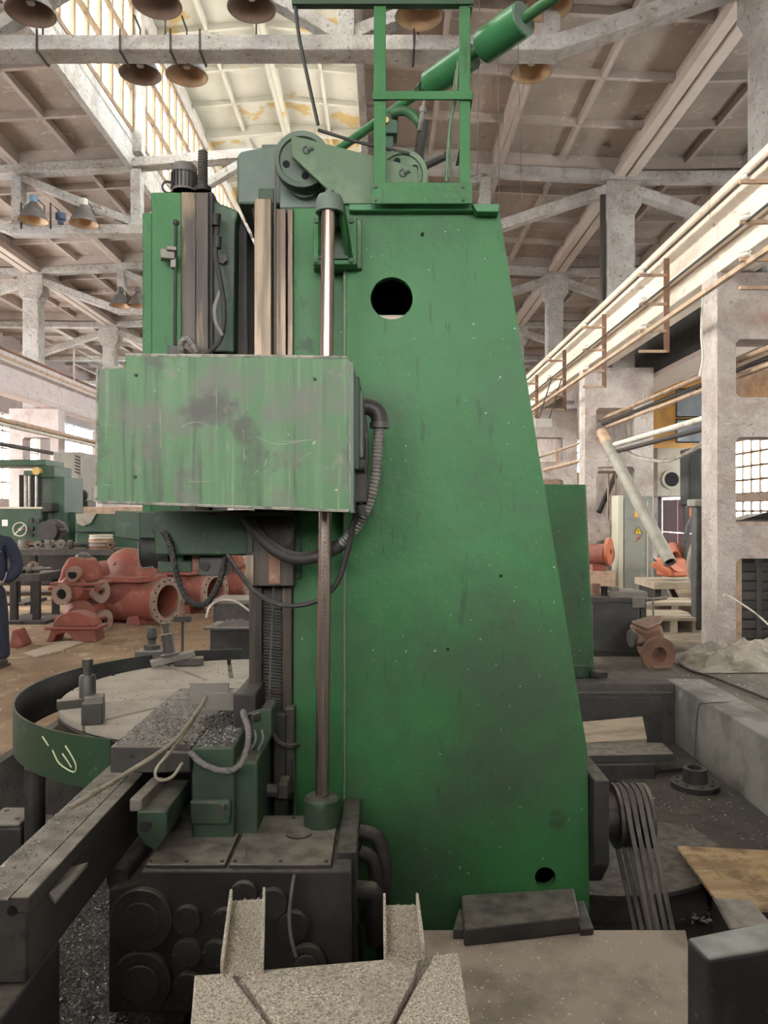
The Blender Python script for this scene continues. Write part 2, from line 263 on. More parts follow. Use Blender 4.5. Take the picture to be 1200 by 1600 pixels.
        for i in range(m):
            u = (u - tan[i] * u.dot(tan[i])).normalized(); w = tan[i].cross(u)
            rr = r[min(i * len(r) // m, len(r) - 1)] if isinstance(r, (list, tuple)) else r
            if corr and i % 2: rr *= 0.84
            for k in range(n): t = 2 * math.pi * k / n; vs.append(pts[i] + (u * math.cos(t) + w * math.sin(t)) * rr)
        fs = [(i * n + k, i * n + (k + 1) % n, (i + 1) * n + (k + 1) % n, (i + 1) * n + k) for i in range(m - 1) for k in range(n)]; sm = [not corr] * len(fs)
        if caps: fs += [list(range(n - 1, -1, -1)), list(range((m - 1) * n, m * n))]; sm += [False, False]
        return s.add(vs, fs, sm)
    def sphere(s, c, r, n=12, sc=(1, 1, 1)):
        c = V(c); m = n // 2; vs = []
        for i in range(m + 1):
            a = math.pi * i / m
            for k in range(n): t = 2 * math.pi * k / n; vs.append(c + V((math.sin(a) * math.cos(t) * r * sc[0], math.sin(a) * math.sin(t) * r * sc[1], math.cos(a) * r * sc[2])))
        return s.add(vs, [(i * n + k, (i + 1) * n + k, (i + 1) * n + (k + 1) % n, i * n + (k + 1) % n) for i in range(m) for k in range(n)], True)
    def mesh(s, name, mat, o):
        me = bpy.data.meshes.new(name); me.from_pydata([p - o for p in s.v], [], s.f)
        me.polygons.foreach_set('use_smooth', s.s)
        bm = bmesh.new(); bm.from_mesh(me); bmesh.ops.recalc_face_normals(bm, faces=bm.faces); bm.to_mesh(me); bm.free()
        me.materials.append(MATS[mat]); me.set_sharp_from_angle(angle=R(38)); me.update(); return me
    def build(s, name, mat, parent=None, bevel=0, origin=None, seg=2):
        if origin is None:
            lo = [min(p[i] for p in s.v) for i in range(3)]; hi = [max(p[i] for p in s.v) for i in range(3)]
            origin = V(((lo[0] + hi[0]) / 2, (lo[1] + hi[1]) / 2, lo[2] if parent is None else (lo[2] + hi[2]) / 2))
        origin = V(origin)
        ob = bpy.data.objects.new(name, s.mesh(name, mat, origin)); COL.objects.link(ob)
        if bevel:
            b = ob.modifiers.new('bevel', 'BEVEL'); b.width = bevel; b.segments = seg; b.limit_method = 'ANGLE'; b.angle_limit = R(40); b.harden_normals = False
        put(ob, origin, parent); return ob
def put(ob, world_loc, parent=None):
    WP[ob.name] = V(world_loc)
    if parent is not None: ob.parent = parent; ob.location = V(world_loc) - WP[parent.name]
    else: ob.location = world_loc
def tag(o, label, cat=None, group=None, kind=None):
    if label: o['label'] = label
    if cat: o['category'] = cat
    if group: o['group'] = group
    if kind: o['kind'] = kind
    return o
def thing(name, label, cat, loc=(0, 0, 0), group=None, kind=None):
    o = bpy.data.objects.new(name, None); COL.objects.link(o); o.empty_display_size = .1; put(o, V(loc)); return tag(o, label, cat, group, kind)
def inst(ob, parent, loc=None, rot=None):
    c = ob.copy(); COL.objects.link(c); c.parent = parent
    if loc is not None: c.location = loc
    if rot is not None: c.rotation_euler = rot
    WP[c.name] = (WP[parent.name] if parent is not None else V((0, 0, 0))) + V(c.location); return c
def copy_tree(o, loc, rot=None, scale=None, label=None, parent=None):
    c = o.copy(); COL.objects.link(c); c.parent = parent; c.location = loc; WP[c.name] = V(loc)
    if rot is not None: c.rotation_euler = rot
    if scale is not None: c.scale = scale
    if label: c['label'] = label
    for ch in [x for x in o.children]:
        d = ch.copy(); COL.objects.link(d); d.parent = c
        for g in ch.children: e = g.copy(); COL.objects.link(e); e.parent = d
    return c
def disc_bolts(mb, c, axis, rad, n, r, h, a0=0.3):
    a, u, w = frame(axis)
    for k in range(n):
        t = a0 + 2 * math.pi * k / n; p = V(c) + (u * math.cos(t) + w * math.sin(t)) * rad; mb.cyl(p, p + a * h, r, n=6)

# ================================================================== THE BUILDING
H = lambda h: CAMZ + h                       # height above the camera -> world z
BAYS = [-8.9 + 6 * k for k in range(11)]     # truss lines along the hall
XR, XL = 9.7, -15.0                          # outer walls
YE = 51.4                                    # far end wall
YB = -9.0                                    # rear end of the hall, shut by the added back wall

fl = MB()
for (x0, x1, y0, y1) in ((XL, -2.6, 3.0, YE), (2.9, XR, 12.0, YE), (-2.6, 2.9, 9.0, YE)): fl.box(x0, x1, y0, y1, -1.2, 0)
f2 = MB()
for (x0, x1, y0, y1) in ((XL, -2.6, YB, 3.0), (2.9, XR, YB, 12.0), (-2.6, 2.9, 7.6, 9.0), (-2.6, 2.9, YB, 1.0)): f2.box(x0, x1, y0, y1, -1.2, 0)
tag(f2.build('floor_near', 'grey_dirt'), 'grey dust floor around the pit, unseen near part kept dark to cut bounce light', 'floor', kind='structure')  # unseen near strips kept dark to cut light bounced onto the column
tag(fl.build('floor', 'dirt_floor'), 'packed brown earth floor of the workshop hall', 'floor', kind='structure')
tag(MB().box(-2.6, 2.9, 1.0, 7.6, -1.2, -0.72).build('floor_pit', 'pit_floor'), 'black dusty bottom of the foundation pit around the green machine', 'floor', kind='structure')
w = MB().box(2.86, 3.22, 1.0, 7.78, -0.72, 0.012)
w1 = tag(w.build('wall_pit_right', 'pit_wall', bevel=.012), 'pale scuffed concrete kerb along the pit beside the tarpaulin', 'wall', kind='structure')
w = MB().box(-2.6, 2.86, 7.56, 7.78, -0.72, 0.012)
wf = tag(w.build('wall_pit_far', 'pit_floor', bevel=.01), 'dark dusty far kerb of the pit in front of the grey tank', 'wall', kind='structure')
MB().box(-2.6, 2.84, 7.52, 7.56, -0.10, -0.07).build('ledge', 'dark_steel', wf)
MB().obox((2.25, 7.52, -.36), (.95, .03, .5)).build('steel_panel', 'dark_steel', wf, bevel=.004)
tag(MB().box(-2.66, -2.585, 1.0, 7.6, -0.72, 0.01).build('wall_pit_left', 'pit_floor'), 'black pit side below the earth floor beside the round table guard', 'wall', kind='structure')

# ---- roof slabs (ribbed concrete panels, one object each)
ceil = thing('ceiling', 'ribbed concrete slab roof with a raised glazed lantern along the hall', 'ceiling', (0, 0, H(6.7)), kind='structure')
def roof_panel_mesh(x0, h0, x1, h1, mat, ny=4, L=6.0):
    mb = MB(); cx = (x0 + x1) / 2
    def zz(x, dz): return h0 + (h1 - h0) * (x - x0) / (x1 - x0) + dz
    def slab(xa, xb, ya, yb, za, zb):
        mb.add([(xa - cx, ya, zz(xa, za)), (xb - cx, ya, zz(xb, za)), (xb - cx, yb, zz(xb, za)), (xa - cx, yb, zz(xa, za)), (xa - cx, ya, zz(xa, zb)), (xb - cx, ya, zz(xb, zb)), (xb - cx, yb, zz(xb, zb)), (xa - cx, yb, zz(xa, zb))],
               [(0, 3, 2, 1), (4, 5, 6, 7), (0, 1, 5, 4), (1, 2, 6, 5), (2, 3, 7, 6), (3, 0, 4, 7)])
    slab(x0, x1, 0, L, .26, .31)
    slab(x0 + .004, x0 + .11, 0, L, 0, .26); slab(x1 - .11, x1 - .004, 0, L, 0, .26)
    slab(x0 + .11, x1 - .11, .01, .10, .02, .26); slab(x0 + .11, x1 - .11, L - .10, L - .01, .02, .26)
    slab(cx - .04, cx + .04, .1, L - .1, .13, .26)
    for k in range(1, ny): slab(x0 + .11, x1 - .11, L * k / ny - .04, L * k / ny + .04, .13, .26)
    me = mb.mesh('roof_panel', mat, V((0, 0, 0)))
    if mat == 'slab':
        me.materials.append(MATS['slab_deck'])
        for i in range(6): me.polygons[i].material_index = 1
    return me, cx
STR = [(2.25, 6.85, 4.75, 6.72, 'slab'), (-.43, 6.98, 2.25, 6.85, 'slab'), (-7.3, 6.85, -4.95, 6.98, 'slab'), (-9.7, 6.72, -7.3, 6.85, 'slab'),
       (4.75, 6.72, 7.2, 6.78, 'slab'), (7.2, 6.78, XR + .3, 6.8, 'slab'), (-12.2, 6.78, -9.7, 6.72, 'slab'), (XL - .3, 6.8, -12.2, 6.78, 'slab'),
       (-2.69, 10.45, -.33, 10.25, 'slab_bright'), (-5.05, 10.25, -2.69, 10.45, 'slab_bright')]
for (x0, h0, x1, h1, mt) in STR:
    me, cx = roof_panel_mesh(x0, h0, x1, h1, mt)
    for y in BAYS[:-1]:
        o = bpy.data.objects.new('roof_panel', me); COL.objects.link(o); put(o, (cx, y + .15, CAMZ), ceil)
for x in (4.75, -9.7):
    for y in BAYS[:-1]: [MB().box(x + a, x + b, y + .3, y + 6.0, H(6.58), H(6.74)).build('valley_rib', 'soffit', ceil, bevel=.02) for a, b in ((-.22, -.02), (.02, .22))]

# ---- lantern: kerb walls, top beams, glazing with every pane built
pane_me = {}
def window(n, label, a, b, z0, z1, ncol, nrow, pane='pane_glass', bar=.055, along=None, frame_mat='glaze_bar'):
    a, b = V(a), V(b); d = (b - a); L = d.length; d.normalize(); nrm = V((-d.y, d.x, 0))
    w = thing('window_%d' % n, label, 'window', (a.x + d.x * L / 2, a.y + d.y * L / 2, z0), kind='structure')
    mb = MB()
    for i in range(ncol + 1):
        p = a + d * (L * i / ncol); mb.bar((p.x, p.y, z0), (p.x, p.y, z1), bar, bar * 1.2, up=tuple(nrm))
    for j in range(nrow + 1):
        z = z0 + (z1 - z0) * j / nrow; mb.bar((a.x, a.y, z), (b.x, b.y, z), bar * 1.1, bar)
    mb.build('window_frame', frame_mat, w)
    cw, ch = L / ncol - bar, (z1 - z0) / nrow - bar; key = (round(cw, 3), round(ch, 3), round(d.x, 2), pane)
    if key not in pane_me:
        m2 = MB().bar(-d * cw / 2, d * cw / 2, .006, ch); pane_me[key] = m2.mesh('pane', pane, V((0, 0, 0)))
    for i in range(ncol):
        for j in range(nrow):
            p = a + d * (L * (i + .5) / ncol); o = bpy.data.objects.new('pane', pane_me[key]); COL.objects.link(o)
            put(o, (p.x, p.y, z0 + (z1 - z0) * (j + .5) / nrow), w)
    return w
kerbs = thing('trim_1', 'whitewashed concrete kerbs and posts carrying the glazed roof lantern', 'trim', (-2.7, 9, H(6.7)), kind='structure')
for x, s in ((-4.95, -1), (-.43, 1)):
    for y in BAYS[:-1]:
        MB().box(min(x, x + .12 * s), max(x, x + .12 * s), y + .16, y + 6.14, H(6.78), H(7.5)).build('lantern_kerb', 'whitewash', kerbs, bevel=.01)
        MB().box(min(x - .05 * s, x + .14 * s), max(x - .05 * s, x + .14 * s), y + .16, y + 6.14, H(10.0), H(10.26)).build('lantern_beam', 'whitewash', kerbs, bevel=.01)
        MB().box(x - .05, x + .17 * 1, y + .02, y + .28, H(7.1), H(10.0)).build('lantern_post', 'whitewash', kerbs, bevel=.01)
names = {-8.9: 'behind the camera', -2.9: 'overhead behind the camera', 3.1: 'above the near lamps', 9.1: 'beyond the near beam of lamps', 15.1: 'beyond the second beam', 21.1: 'beyond the third beam', 27.1: 'far down the hall', 33.1: 'near the far end', 39.1: 'next to the far end', 45.1: 'at the far end'}
nw = 1
for x, side in ((-4.99, 'left'), (-.39, 'right')):
    for y in BAYS[:-1]:
        if y < 0 and x > -1: nc, nr = 3, 1
        elif y < 0 or y > 28: nc, nr = 6, 2
        elif x > -1: nc, nr = 6, 3
        else: nc, nr = 10, 3
        window(nw, '%s side lantern glazing %s with rusty bars' % ('blown-out' if side == 'left' else 'edge-on', names[round(y, 1)]) + (' facing the lamps' if side == 'left' else ''), (x, y + .3, 0), (x, y + 6.0, 0), H(7.5), H(10.0), nc, nr, bar=.10); nw += 1

# ---- trusses
def truss(y, label):
    t = thing('roof_truss', label, 'roof truss', (-2.5, y + .15, H(5.48)), kind='structure')
    yc = y + .15
    MB().box(-7.4, 2.1, y, y + .30, H(5.48), H(5.66)).build('lower_chord', 'whitewash' if y > 0 else 'soffit', t, bevel=.012)
    up = [(-9.7, 6.54), (-4.95, 6.80), (-2.7, 6.98), (-.43, 6.80), (4.75, 6.54)]
    for (xa, ha), (xb, hb) in zip(up[:-1], up[1:]):
        MB().bar((xa, yc, H(ha + .09)), (xb, yc, H(hb + .09)), .30, .18).build('upper_chord', 'whitewash', t, bevel=.012)
    for (xa, ha, xb, hb) in ((2.0, 5.57, 4.55, 6.42), (-7.3, 5.57, -9.6, 6.42), (4.95, 6.36, 7.25, 5.57), (-9.95, 6.36, -12.3, 5.57)):
        MB().bar((xa, yc, H(ha)), (xb, yc, H(hb)), .26, .2).build('end_strut', 'whitewash', t, bevel=.012)
    for x in (-7.25, -4.9, -.45, 2.0): MB().box(x - .1, x + .1, y + .03, y + .27, H(5.66), H(6.62 + (.15 if abs(x + 2.5) < 3 else 0))).build('truss_post', 'whitewash', t, bevel=.01)
    for (xa, ha, xb, hb) in ((-4.9, 5.66, -2.75, 6.95), (-.45, 5.66, -2.65, 6.95), (-4.9, 5.7, -7.2, 6.62), (-.45, 5.7, 1.95, 6.62)):
        MB().bar((xa, yc, H(ha)), (xb, yc, H(hb)), .2, .15).build('web_diagonal', 'whitewash', t, bevel=.01)
    MB().box(7.2, XR, y, y + .3, H(5.48), H(5.66)).build('aisle_chord', 'whitewash', t, bevel=.012)
    MB().box(XL, -12.25, y, y + .3, H(5.48), H(5.66)).build('aisle_chord', 'whitewash', t, bevel=.012)
    MB().box(4.75, XR, y, y + .3, H(6.54), H(6.72)).build('upper_chord', 'whitewash', t, bevel=.012)
    MB().box(XL, -9.7, y, y + .3, H(6.54), H(6.72)).build('upper_chord', 'whitewash', t, bevel=.012)
    return t
ordn = ['second behind the camera', 'first behind the camera', 'directly over the machine', 'crossing the top of the picture under the row of big bell lamps', 'with two grey bell lamps beside the green slide head', 'with small dark bell lamps past the slide head', 'fourth from the near lamp beam', 'fifth from the near lamp beam', 'sixth from the near lamp beam', 'seventh from the near lamp beam']
for k, y in enumerate(BAYS[:-1]): truss(y, 'whitewashed concrete roof truss ' + ordn[k])

# ---- two-branched crane pillars
def pillar(y, mirror, label):
    f = (lambda x: -5.0 - x) if mirror else (lambda x: x)
    t = thing('pillar', label, 'pillar', (f(4.6), y + .22, 0), kind='structure')
    def bx(mb, x0, x1, h0, h1, ya=0, yb=.45):
        a, b = sorted((f(x0), f(x1))); return mb.box(a, b, y + ya, y + yb, h0 if h0 <= 0 and h0 > -.3 and h1 == 'x' else H(h0), H(h1))
    m = MB(); ops = [(2.05, 1.36), (.89, -.17), (-.55, -1.62)]
    bm = bmesh.new(); edges = []; loops = []
    for (xa, xb, ha, hb) in [(3.95, 5.3, -1.7, 2.84)] + [(4.17, 4.93, o[1], o[0]) for o in ops]:
        ra = .0 if xa < 4 else .05
        q = [(xa, ha), (xb, ha), (xb, hb), (xa, hb)] if not ra else [(xa + ra, ha), (xb - ra, ha), (xb, ha + ra), (xb, hb - ra), (xb - ra, hb), (xa + ra, hb), (xa, hb - ra), (xa, ha + ra)]
        q = [(f(a), y, H(b)) for a, b in q]; vv = [bm.verts.new(p) for p in q]; loops.append(q)
        for i in range(len(vv)): edges.append(bm.edges.new((vv[i], vv[(i + 1) % len(vv)])))
    bmesh.ops.triangle_fill(bm, use_beauty=True, use_dissolve=False, edges=edges); bm.verts.index_update()
    vs_ = [v.co.copy() for v in bm.verts]; fs_ = [[v.index for v in fc.verts] for fc in bm.faces]; bm.free()
    m.add(vs_, fs_); m.add([v + V((0, .45, 0)) for v in vs_], fs_)
    for q in loops:
        k_ = len(q); m.add(q + [(p[0], p[1] + .45, p[2]) for p in q], [(i, (i + 1) % k_, (i + 1) % k_ + k_, i + k_) for i in range(k_)])
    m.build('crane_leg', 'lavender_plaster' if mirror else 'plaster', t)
    u = MB(); bx(u, 4.5, 4.95, 2.84, 6.0, .02, .43); u.build('upper_shaft', 'whitewash', t, bevel=.03)
    c = MB(); a, b = sorted((f(4.38), f(5.07))); a2, b2 = sorted((f(4.5), f(4.95)))
    c.prism([(a2, y, H(5.85)), (b2, y, H(5.85)), (b, y, H(6.05)), (b, y, H(6.54)), (a, y, H(6.54)), (a, y, H(6.05))], (0, .45, 0)); c.build('capital', 'whitewash', t, bevel=.02)
    return t
pl = {3.1: 'beside the machine out of view', 9.1: 'standing by the heaped tarpaulin', 15.1: 'behind the grey electrical cabinet', 21.1: 'third along the crane beam', 27.1: 'fourth along the crane beam', 33.1: 'fifth along the crane beam', 39.1: 'sixth along the crane beam', 45.1: 'last along the crane beam'}
for y in BAYS[2:-1]:
    pillar(y, False, 'pinkish two-legged concrete crane pillar ' + pl[round(y, 1)])
    pillar(y, True, 'far-row lavender two-legged concrete crane pillar ' + ({21.1: 'behind the green boring machine', 27.1: 'next past the green boring machine'}.get(round(y, 1), 'number %d of its row' % (round((y - 3.1) / 6) + 1))))
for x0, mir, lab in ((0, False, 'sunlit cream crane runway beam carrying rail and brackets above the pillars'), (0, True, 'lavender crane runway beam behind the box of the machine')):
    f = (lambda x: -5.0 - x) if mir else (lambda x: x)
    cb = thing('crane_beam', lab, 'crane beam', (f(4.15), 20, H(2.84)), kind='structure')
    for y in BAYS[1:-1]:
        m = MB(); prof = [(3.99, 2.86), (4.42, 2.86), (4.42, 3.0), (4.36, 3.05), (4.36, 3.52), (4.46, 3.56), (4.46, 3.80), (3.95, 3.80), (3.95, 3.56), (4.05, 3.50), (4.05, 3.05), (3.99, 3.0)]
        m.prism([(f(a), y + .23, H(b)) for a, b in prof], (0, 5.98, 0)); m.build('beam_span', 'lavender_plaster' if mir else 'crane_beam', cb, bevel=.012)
    m = MB(); m.box(min(f(4.10), f(4.24)), max(f(4.10), f(4.24)), -3, 51, H(3.80), H(3.83)); m.box(min(f(4.15), f(4.19)), max(f(4.15), f(4.19)), -3, 51, H(3.83), H(3.92)); m.box(min(f(4.13), f(4.21)), max(f(4.13), f(4.21)), -3, 51, H(3.92), H(3.96))
    m.build('crane_rail', 'rust_steel', cb)
    m = MB(); m.box(min(f(4.0), f(3.94)), max(f(4.0), f(3.94)), -3, 51, H(3.62), H(3.70)); m.build('edge_angle', 'pipe_paint', cb)

# ---- side and end walls with openings
def wall(name, label, fixed, axis, a0, a1, z1, cols, mat='plaster', th=.3):
    m = MB()
    def seg(u0, u1, z0, z1_):
        if u1 - u0 < .01 or z1_ - z0 < .01: return
        m.box(fixed, fixed + th, u0, u1, z0, z1_) if axis == 'Y' else m.box(u0, u1, fixed, fixed + th, z0, z1_)
    u = a0
    for (b0, b1, zs) in cols:
        seg(u, b0, 0, z1); z = 0
        for (q0, q1) in zs: seg(b0, b1, z, q0); z = q1
        seg(b0, b1, z, z1); u = b1
    seg(u, a1, 0, z1)
    return tag(m.build(name, mat), label, 'wall', kind='structure')
wall('wall_right', 'pink plaster outer wall of the side aisle seen through the pillar openings', XR, 'Y', YB, YE, H(7.1), [(7.5, 13, [(1.4, 4.4)]), (18.0, 22.4, [(1.45, 2.0), (2.2, 4.4)]), (24.1, 26.9, [(0, 2.2)]), (37.6, 41, [(2.2, 5.3)])])
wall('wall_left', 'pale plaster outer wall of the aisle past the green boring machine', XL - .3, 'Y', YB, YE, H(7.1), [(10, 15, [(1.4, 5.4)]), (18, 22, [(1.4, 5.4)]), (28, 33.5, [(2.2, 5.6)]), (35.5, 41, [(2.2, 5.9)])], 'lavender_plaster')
wall('wall_end', 'pale end wall closing the hall behind the machine', YE, 'X', XL, XR, H(10.6), [(-13, -10.8, [(1.5, 5.0)]), (-7.5, -4.6, [(1.5, 4.2), (5, 7)]), (-3.5, -1.6, [(1.5, 4.2), (5, 7)]), (.5, 3.4, [(1.5, 4.2), (5, 7)]), (5.8, 8.8, [(1.5, 4.4)])], 'plaster')
window(nw, 'upper grid of white panes seen through the pillar by the tarpaulin', (XR + .1, 18.0, 0), (XR + .1, 22.4, 0), 2.2, 4.4, 9, 6); nw += 1
window(nw, 'low strip of panes below the pillar-framed window', (XR + .1, 18.0, 0), (XR + .1, 22.4, 0), 1.45, 2.0, 9, 2); nw += 1
window(nw, 'far aisle window strip beside the far crane pillar', (XR + .1, 37.6, 0), (XR + .1, 41, 0), 2.2, 5.3, 5, 5, 'pane_blue'); nw += 1
ab_ = thing('aisle_beam', 'black-sided longitudinal beam in the aisle under the crane runway', 'beam', (5.75, 15, H(2.7)), kind='structure')
MB().box(5.4, 6.05, 9.6, 21.0, H(2.78), H(3.6)).build('beam_body', 'black_iron', ab_, bevel=.02)
MB().box(5.38, 6.1, 9.6, 21.0, H(2.68), H(2.78)).build('beam_soffit', 'soffit', ab_, bevel=.02)
window(nw, 'side aisle window nearest the machine', (XR + .1, 7.5, 0), (XR + .1, 13, 0), 1.4, 4.4, 8, 5); nw += 1
window(nw, 'bluish window above the louvred grey cabinet', (XL - .1, 35.5, 0), (XL - .1, 41, 0), 2.2, 5.9, 6, 5, 'pane_blue'); nw += 1
window(nw, 'window glimpsed through the lavender pillar opening', (XL - .1, 28, 0), (XL - .1, 33.5, 0), 2.2, 5.6, 7, 5); nw += 1
for (x0, x1, z0, z1, lb) in ((-7.5, -4.6, 1.5, 4.2, 'low end window behind the slide head'), (-3.5, -1.6, 1.5, 4.2, 'low end window in the gap beside the column ways'), (-3.5, -1.6, 5, 7, 'high end window in the gap beside the column ways'), (-7.5, -4.6, 5, 7, 'high end window behind the slide head')):
    window(nw, lb, (x0, YE + .1, 0), (x1, YE + .1, 0), z0, z1, 5, 5); nw += 1
g = thing('door_1', 'dark maroon sheet gate with daylight leaking around it', 'gate', (XR + .05, 25.5, 0), kind='structure')
for a, b in ((24.16, 25.45), (25.52, 26.84)):
    for z0, z1 in ((.05, 1.0), (1.02, 2.12)): MB().box(XR + .04, XR + .09, a, b, z0, z1).build('gate_panel', 'gate_red', g, bevel=.006)
MB().box(XR - .03, XR + .0, 24.0, 27.0, 2.2, 2.3).build('lintel', 'rust_steel', g)

# ================================================================== THE VERTICAL BORING MILL
mill = thing('vertical_boring_mill', 'huge green vertical boring mill with tapered column, feed box and round table', 'boring mill', (0, 4.3, -.72))
def holed_face(mb, outer, holes, y, depth):
    """flat plate in the XZ plane at distance y with round holes, plus the hole walls"""
    bm = bmesh.new(); edges = []
    def loop(pts):
        vs = [bm.verts.new(p) for p in pts]
        for i in range(len(vs)): edges.append(bm.edges.new((vs[i], vs[(i + 1) % len(vs)])))
    loop([(x, y, z) for x, z in outer])
    hl = []
    for (cx, cz, r) in holes:
        c = [(cx + r * math.cos(2 * math.pi * k / 28), y, cz + r * math.sin(2 * math.pi * k / 28)) for k in range(28)]; loop(c); hl.append(c)
    bmesh.ops.triangle_fill(bm, use_beauty=True, use_dissolve=False, edges=edges)
    bm.verts.index_update(); mb.add([v.co.copy() for v in bm.verts], [[v.index for v in f.verts] for f in bm.faces]); bm.free()
    for c in hl:
        n = len(c); mb.add(c + [(p[0], p[1] + depth, p[2]) for p in c], [(k, (k + 1) % n, (k + 1) % n + n, k + n) for k in range(n)])
DC = 3.70
out = [(PX(x, DC), PZ(y, DC)) for x, y in ((540, 322), (780, 330), (918, 1175), (921, 1440), (921, 1585), (540, 1585))]
cb = MB()
holed_face(cb, out, [(PX(612, DC), PZ(466, DC), .102), (PX(852, DC), PZ(1371, DC), .05)], DC, .05)
n = len(out); ring = [(x, DC, z) for x, z in out] + [(x, 4.95, z) for x, z in out]
cb.add(ring, [(i, (i + 1) % n, (i + 1) % n + n, i + n) for i in range(n)] + [list(range(2 * n - 1, n - 1, -1))])
column = cb.build('column', 'green', mill)
MB().box(-.15, .5, 3.78, 4.2, PZ(497, 3.75), PZ(490, 3.75)).build('inner_shelf', 'brown_plate', column)
MB().pbox(457, 324, 541, 1500, 3.76, 4.9).build('column_flange', 'green', column, bevel=.008)
MB().pbox(545, 318, 781, 329, 3.655, 4.95).build('top_flange', 'green_bright', column, bevel=.006)
MB().pprism([(737, 318), (780, 318), (780, 331), (745, 331)], 3.63, 3.70).build('corner_lip', 'green_bright', column, bevel=.004)
MB().pbox(536, 420, 541, 1260, 3.69, 3.76).build('edge_bead', 'green_pale', column, bevel=.004)
for (x, y) in ((660, 365), (700, 1015), (783, 900)):
    MB().pcyl(x, y, 2.5, 3.685, 3.70, 8).build('plug', 'shadow_hole', column)
# --- ways and rack
ways = MB()
for (x0, x1, y0, D0, D1) in ((397, 424, 310, 3.72, 3.95), (431, 447, 326, 3.75, 3.95), (449, 458, 326, 3.74, 3.95)): ways.pbox(x0, y0, x1, 800, D0, D1)
wy = ways.build('guideway', 'way', mill, bevel=.004)
MB().pbox(424, 326, 431, 1110, 3.80, 3.95).build('way_groove', 'way_dark', wy)
lw = MB()
for (x0, x1, y0, D0, D1) in ((389, 409, 800, 3.72, 3.95), (441, 456, 800, 3.74, 3.95)): lw.pbox(x0, y0, x1, 1250, D0, D1)
lw.build('lower_guideway', 'way_dark', wy, bevel=.004)
rk = MB(); rk.pbox(409, 800, 441, 1250, 3.79, 3.9)
for k in range(34):
    y = 938 + k * 4.9; rk.obox(P(425, y, 3.78), (.095, .03, .008), ry=.12)
rk.build('gear_rack', 'dark_steel', wy)
MB().tube([P(430, 258, 3.71), P(430, 400, 3.71), P(430, 800, 3.71), P(424, 1000, 3.71), P(420, 1100, 3.70)], .0055, 6).build('hoist_rope', 'rope', mill)
# --- top housing, sheaves, bracket
dh = MB().pprism([(370, 243), (376, 236), (424, 226), (440, 228), (440, 318), (370, 318)], 3.95, 4.6).build('drive_housing', 'grey_green', mill, bevel=.012)
MB().pbox(404, 294, 428, 318, 3.93, 3.95).build('access_slot', 'green_dark', dh, bevel=.004)
MB().cyl(P(410, 232, 4.2), P(440, 232, 4.2), .02).build('cap_round', 'grey_green', dh)
MB().pprism([(390, 318), (437, 318), (437, 365), (405, 365), (399, 355)], 4.0, 4.5).build('housing_foot', 'black_iron', dh, bevel=.01)
sp = MB().pprism([(437, 236), (600, 252), (600, 325), (437, 325)], 3.88, 4.4).build('sheave_plate', 'grey_green', mill, bevel=.006)
MB().pbox(437, 324, 545, 345, 3.84, 4.4).build('sheave_plate_foot', 'green_dark', sp, bevel=.006)
def sheave(x, y, rpx, D, thick, mat):
    r = rpx / 1200 * D; c = P(x, y, D)
    prof = [(.02, 0), (r * .78, 0), (r * .82, -.012), (r, -.014), (r, .006), (r * .90, thick * .5), (r, thick - .006), (r, thick + .014), (r * .82, thick + .012), (r * .78, thick), (.02, thick)]
    s_ = MB().lathe(c, (0, 1, 0), prof, 40, closed=True).build('sheave', mat, mill)
    for a in (.5, 1.9, 3.4, 4.9):
        p = c + V((math.cos(a), 0, math.sin(a))) * r * .58; MB().cyl(p + V((0, -.004, 0)), p + V((0, .002, 0)), r * .13, n=14).build('lightening_hole', 'shadow_hole', s_)
    MB().cyl(c + V((0, -.05, 0)), c + V((0, thick + .04, 0)), r * .2, n=16).build('axle', 'dark_steel', s_)
    return s_
sheave(472, 250, 44, 3.76, .055, 'sheave')
sheave(628, 274, 40, 3.76, .055, 'green_pale')
hc = MB().cyl(P(476, 281, 3.84), P(476, 281, 3.84) + V((0, .06, 0)), .088, n=24); disc_bolts(hc, P(476, 281, 3.84), (0, -1, 0), .066, 6, .009, .012); hc.build('hub_cover', 'grey_green', mill)
ap = MB().pprism([(455, 211), (582, 243), (652, 261), (656, 318), (537, 318), (513, 297), (456, 244)], 3.68, 3.705).build('arm_plate', 'green_pale', mill, bevel=.003)
for (x, y) in ((479, 234), (630, 270)):
    k = MB(); k.lathe(P(x, y, 3.675), (0, 1, 0), [(.014, 0), (.02, 0), (.02, .006), (.014, .006)], 16, closed=True, a0=.6, a1=5.6); k.obox(P(x + 6, y - 1, 3.675), (.03, .008, .012), ry=-.3); k.build('key_plate', 'black_iron', ap)
MB().tube([P(497, 203, 3.75), P(560, 222, 3.75), P(640, 240, 3.75)], .008, 6).build('sheave_rope', 'black_iron', mill)
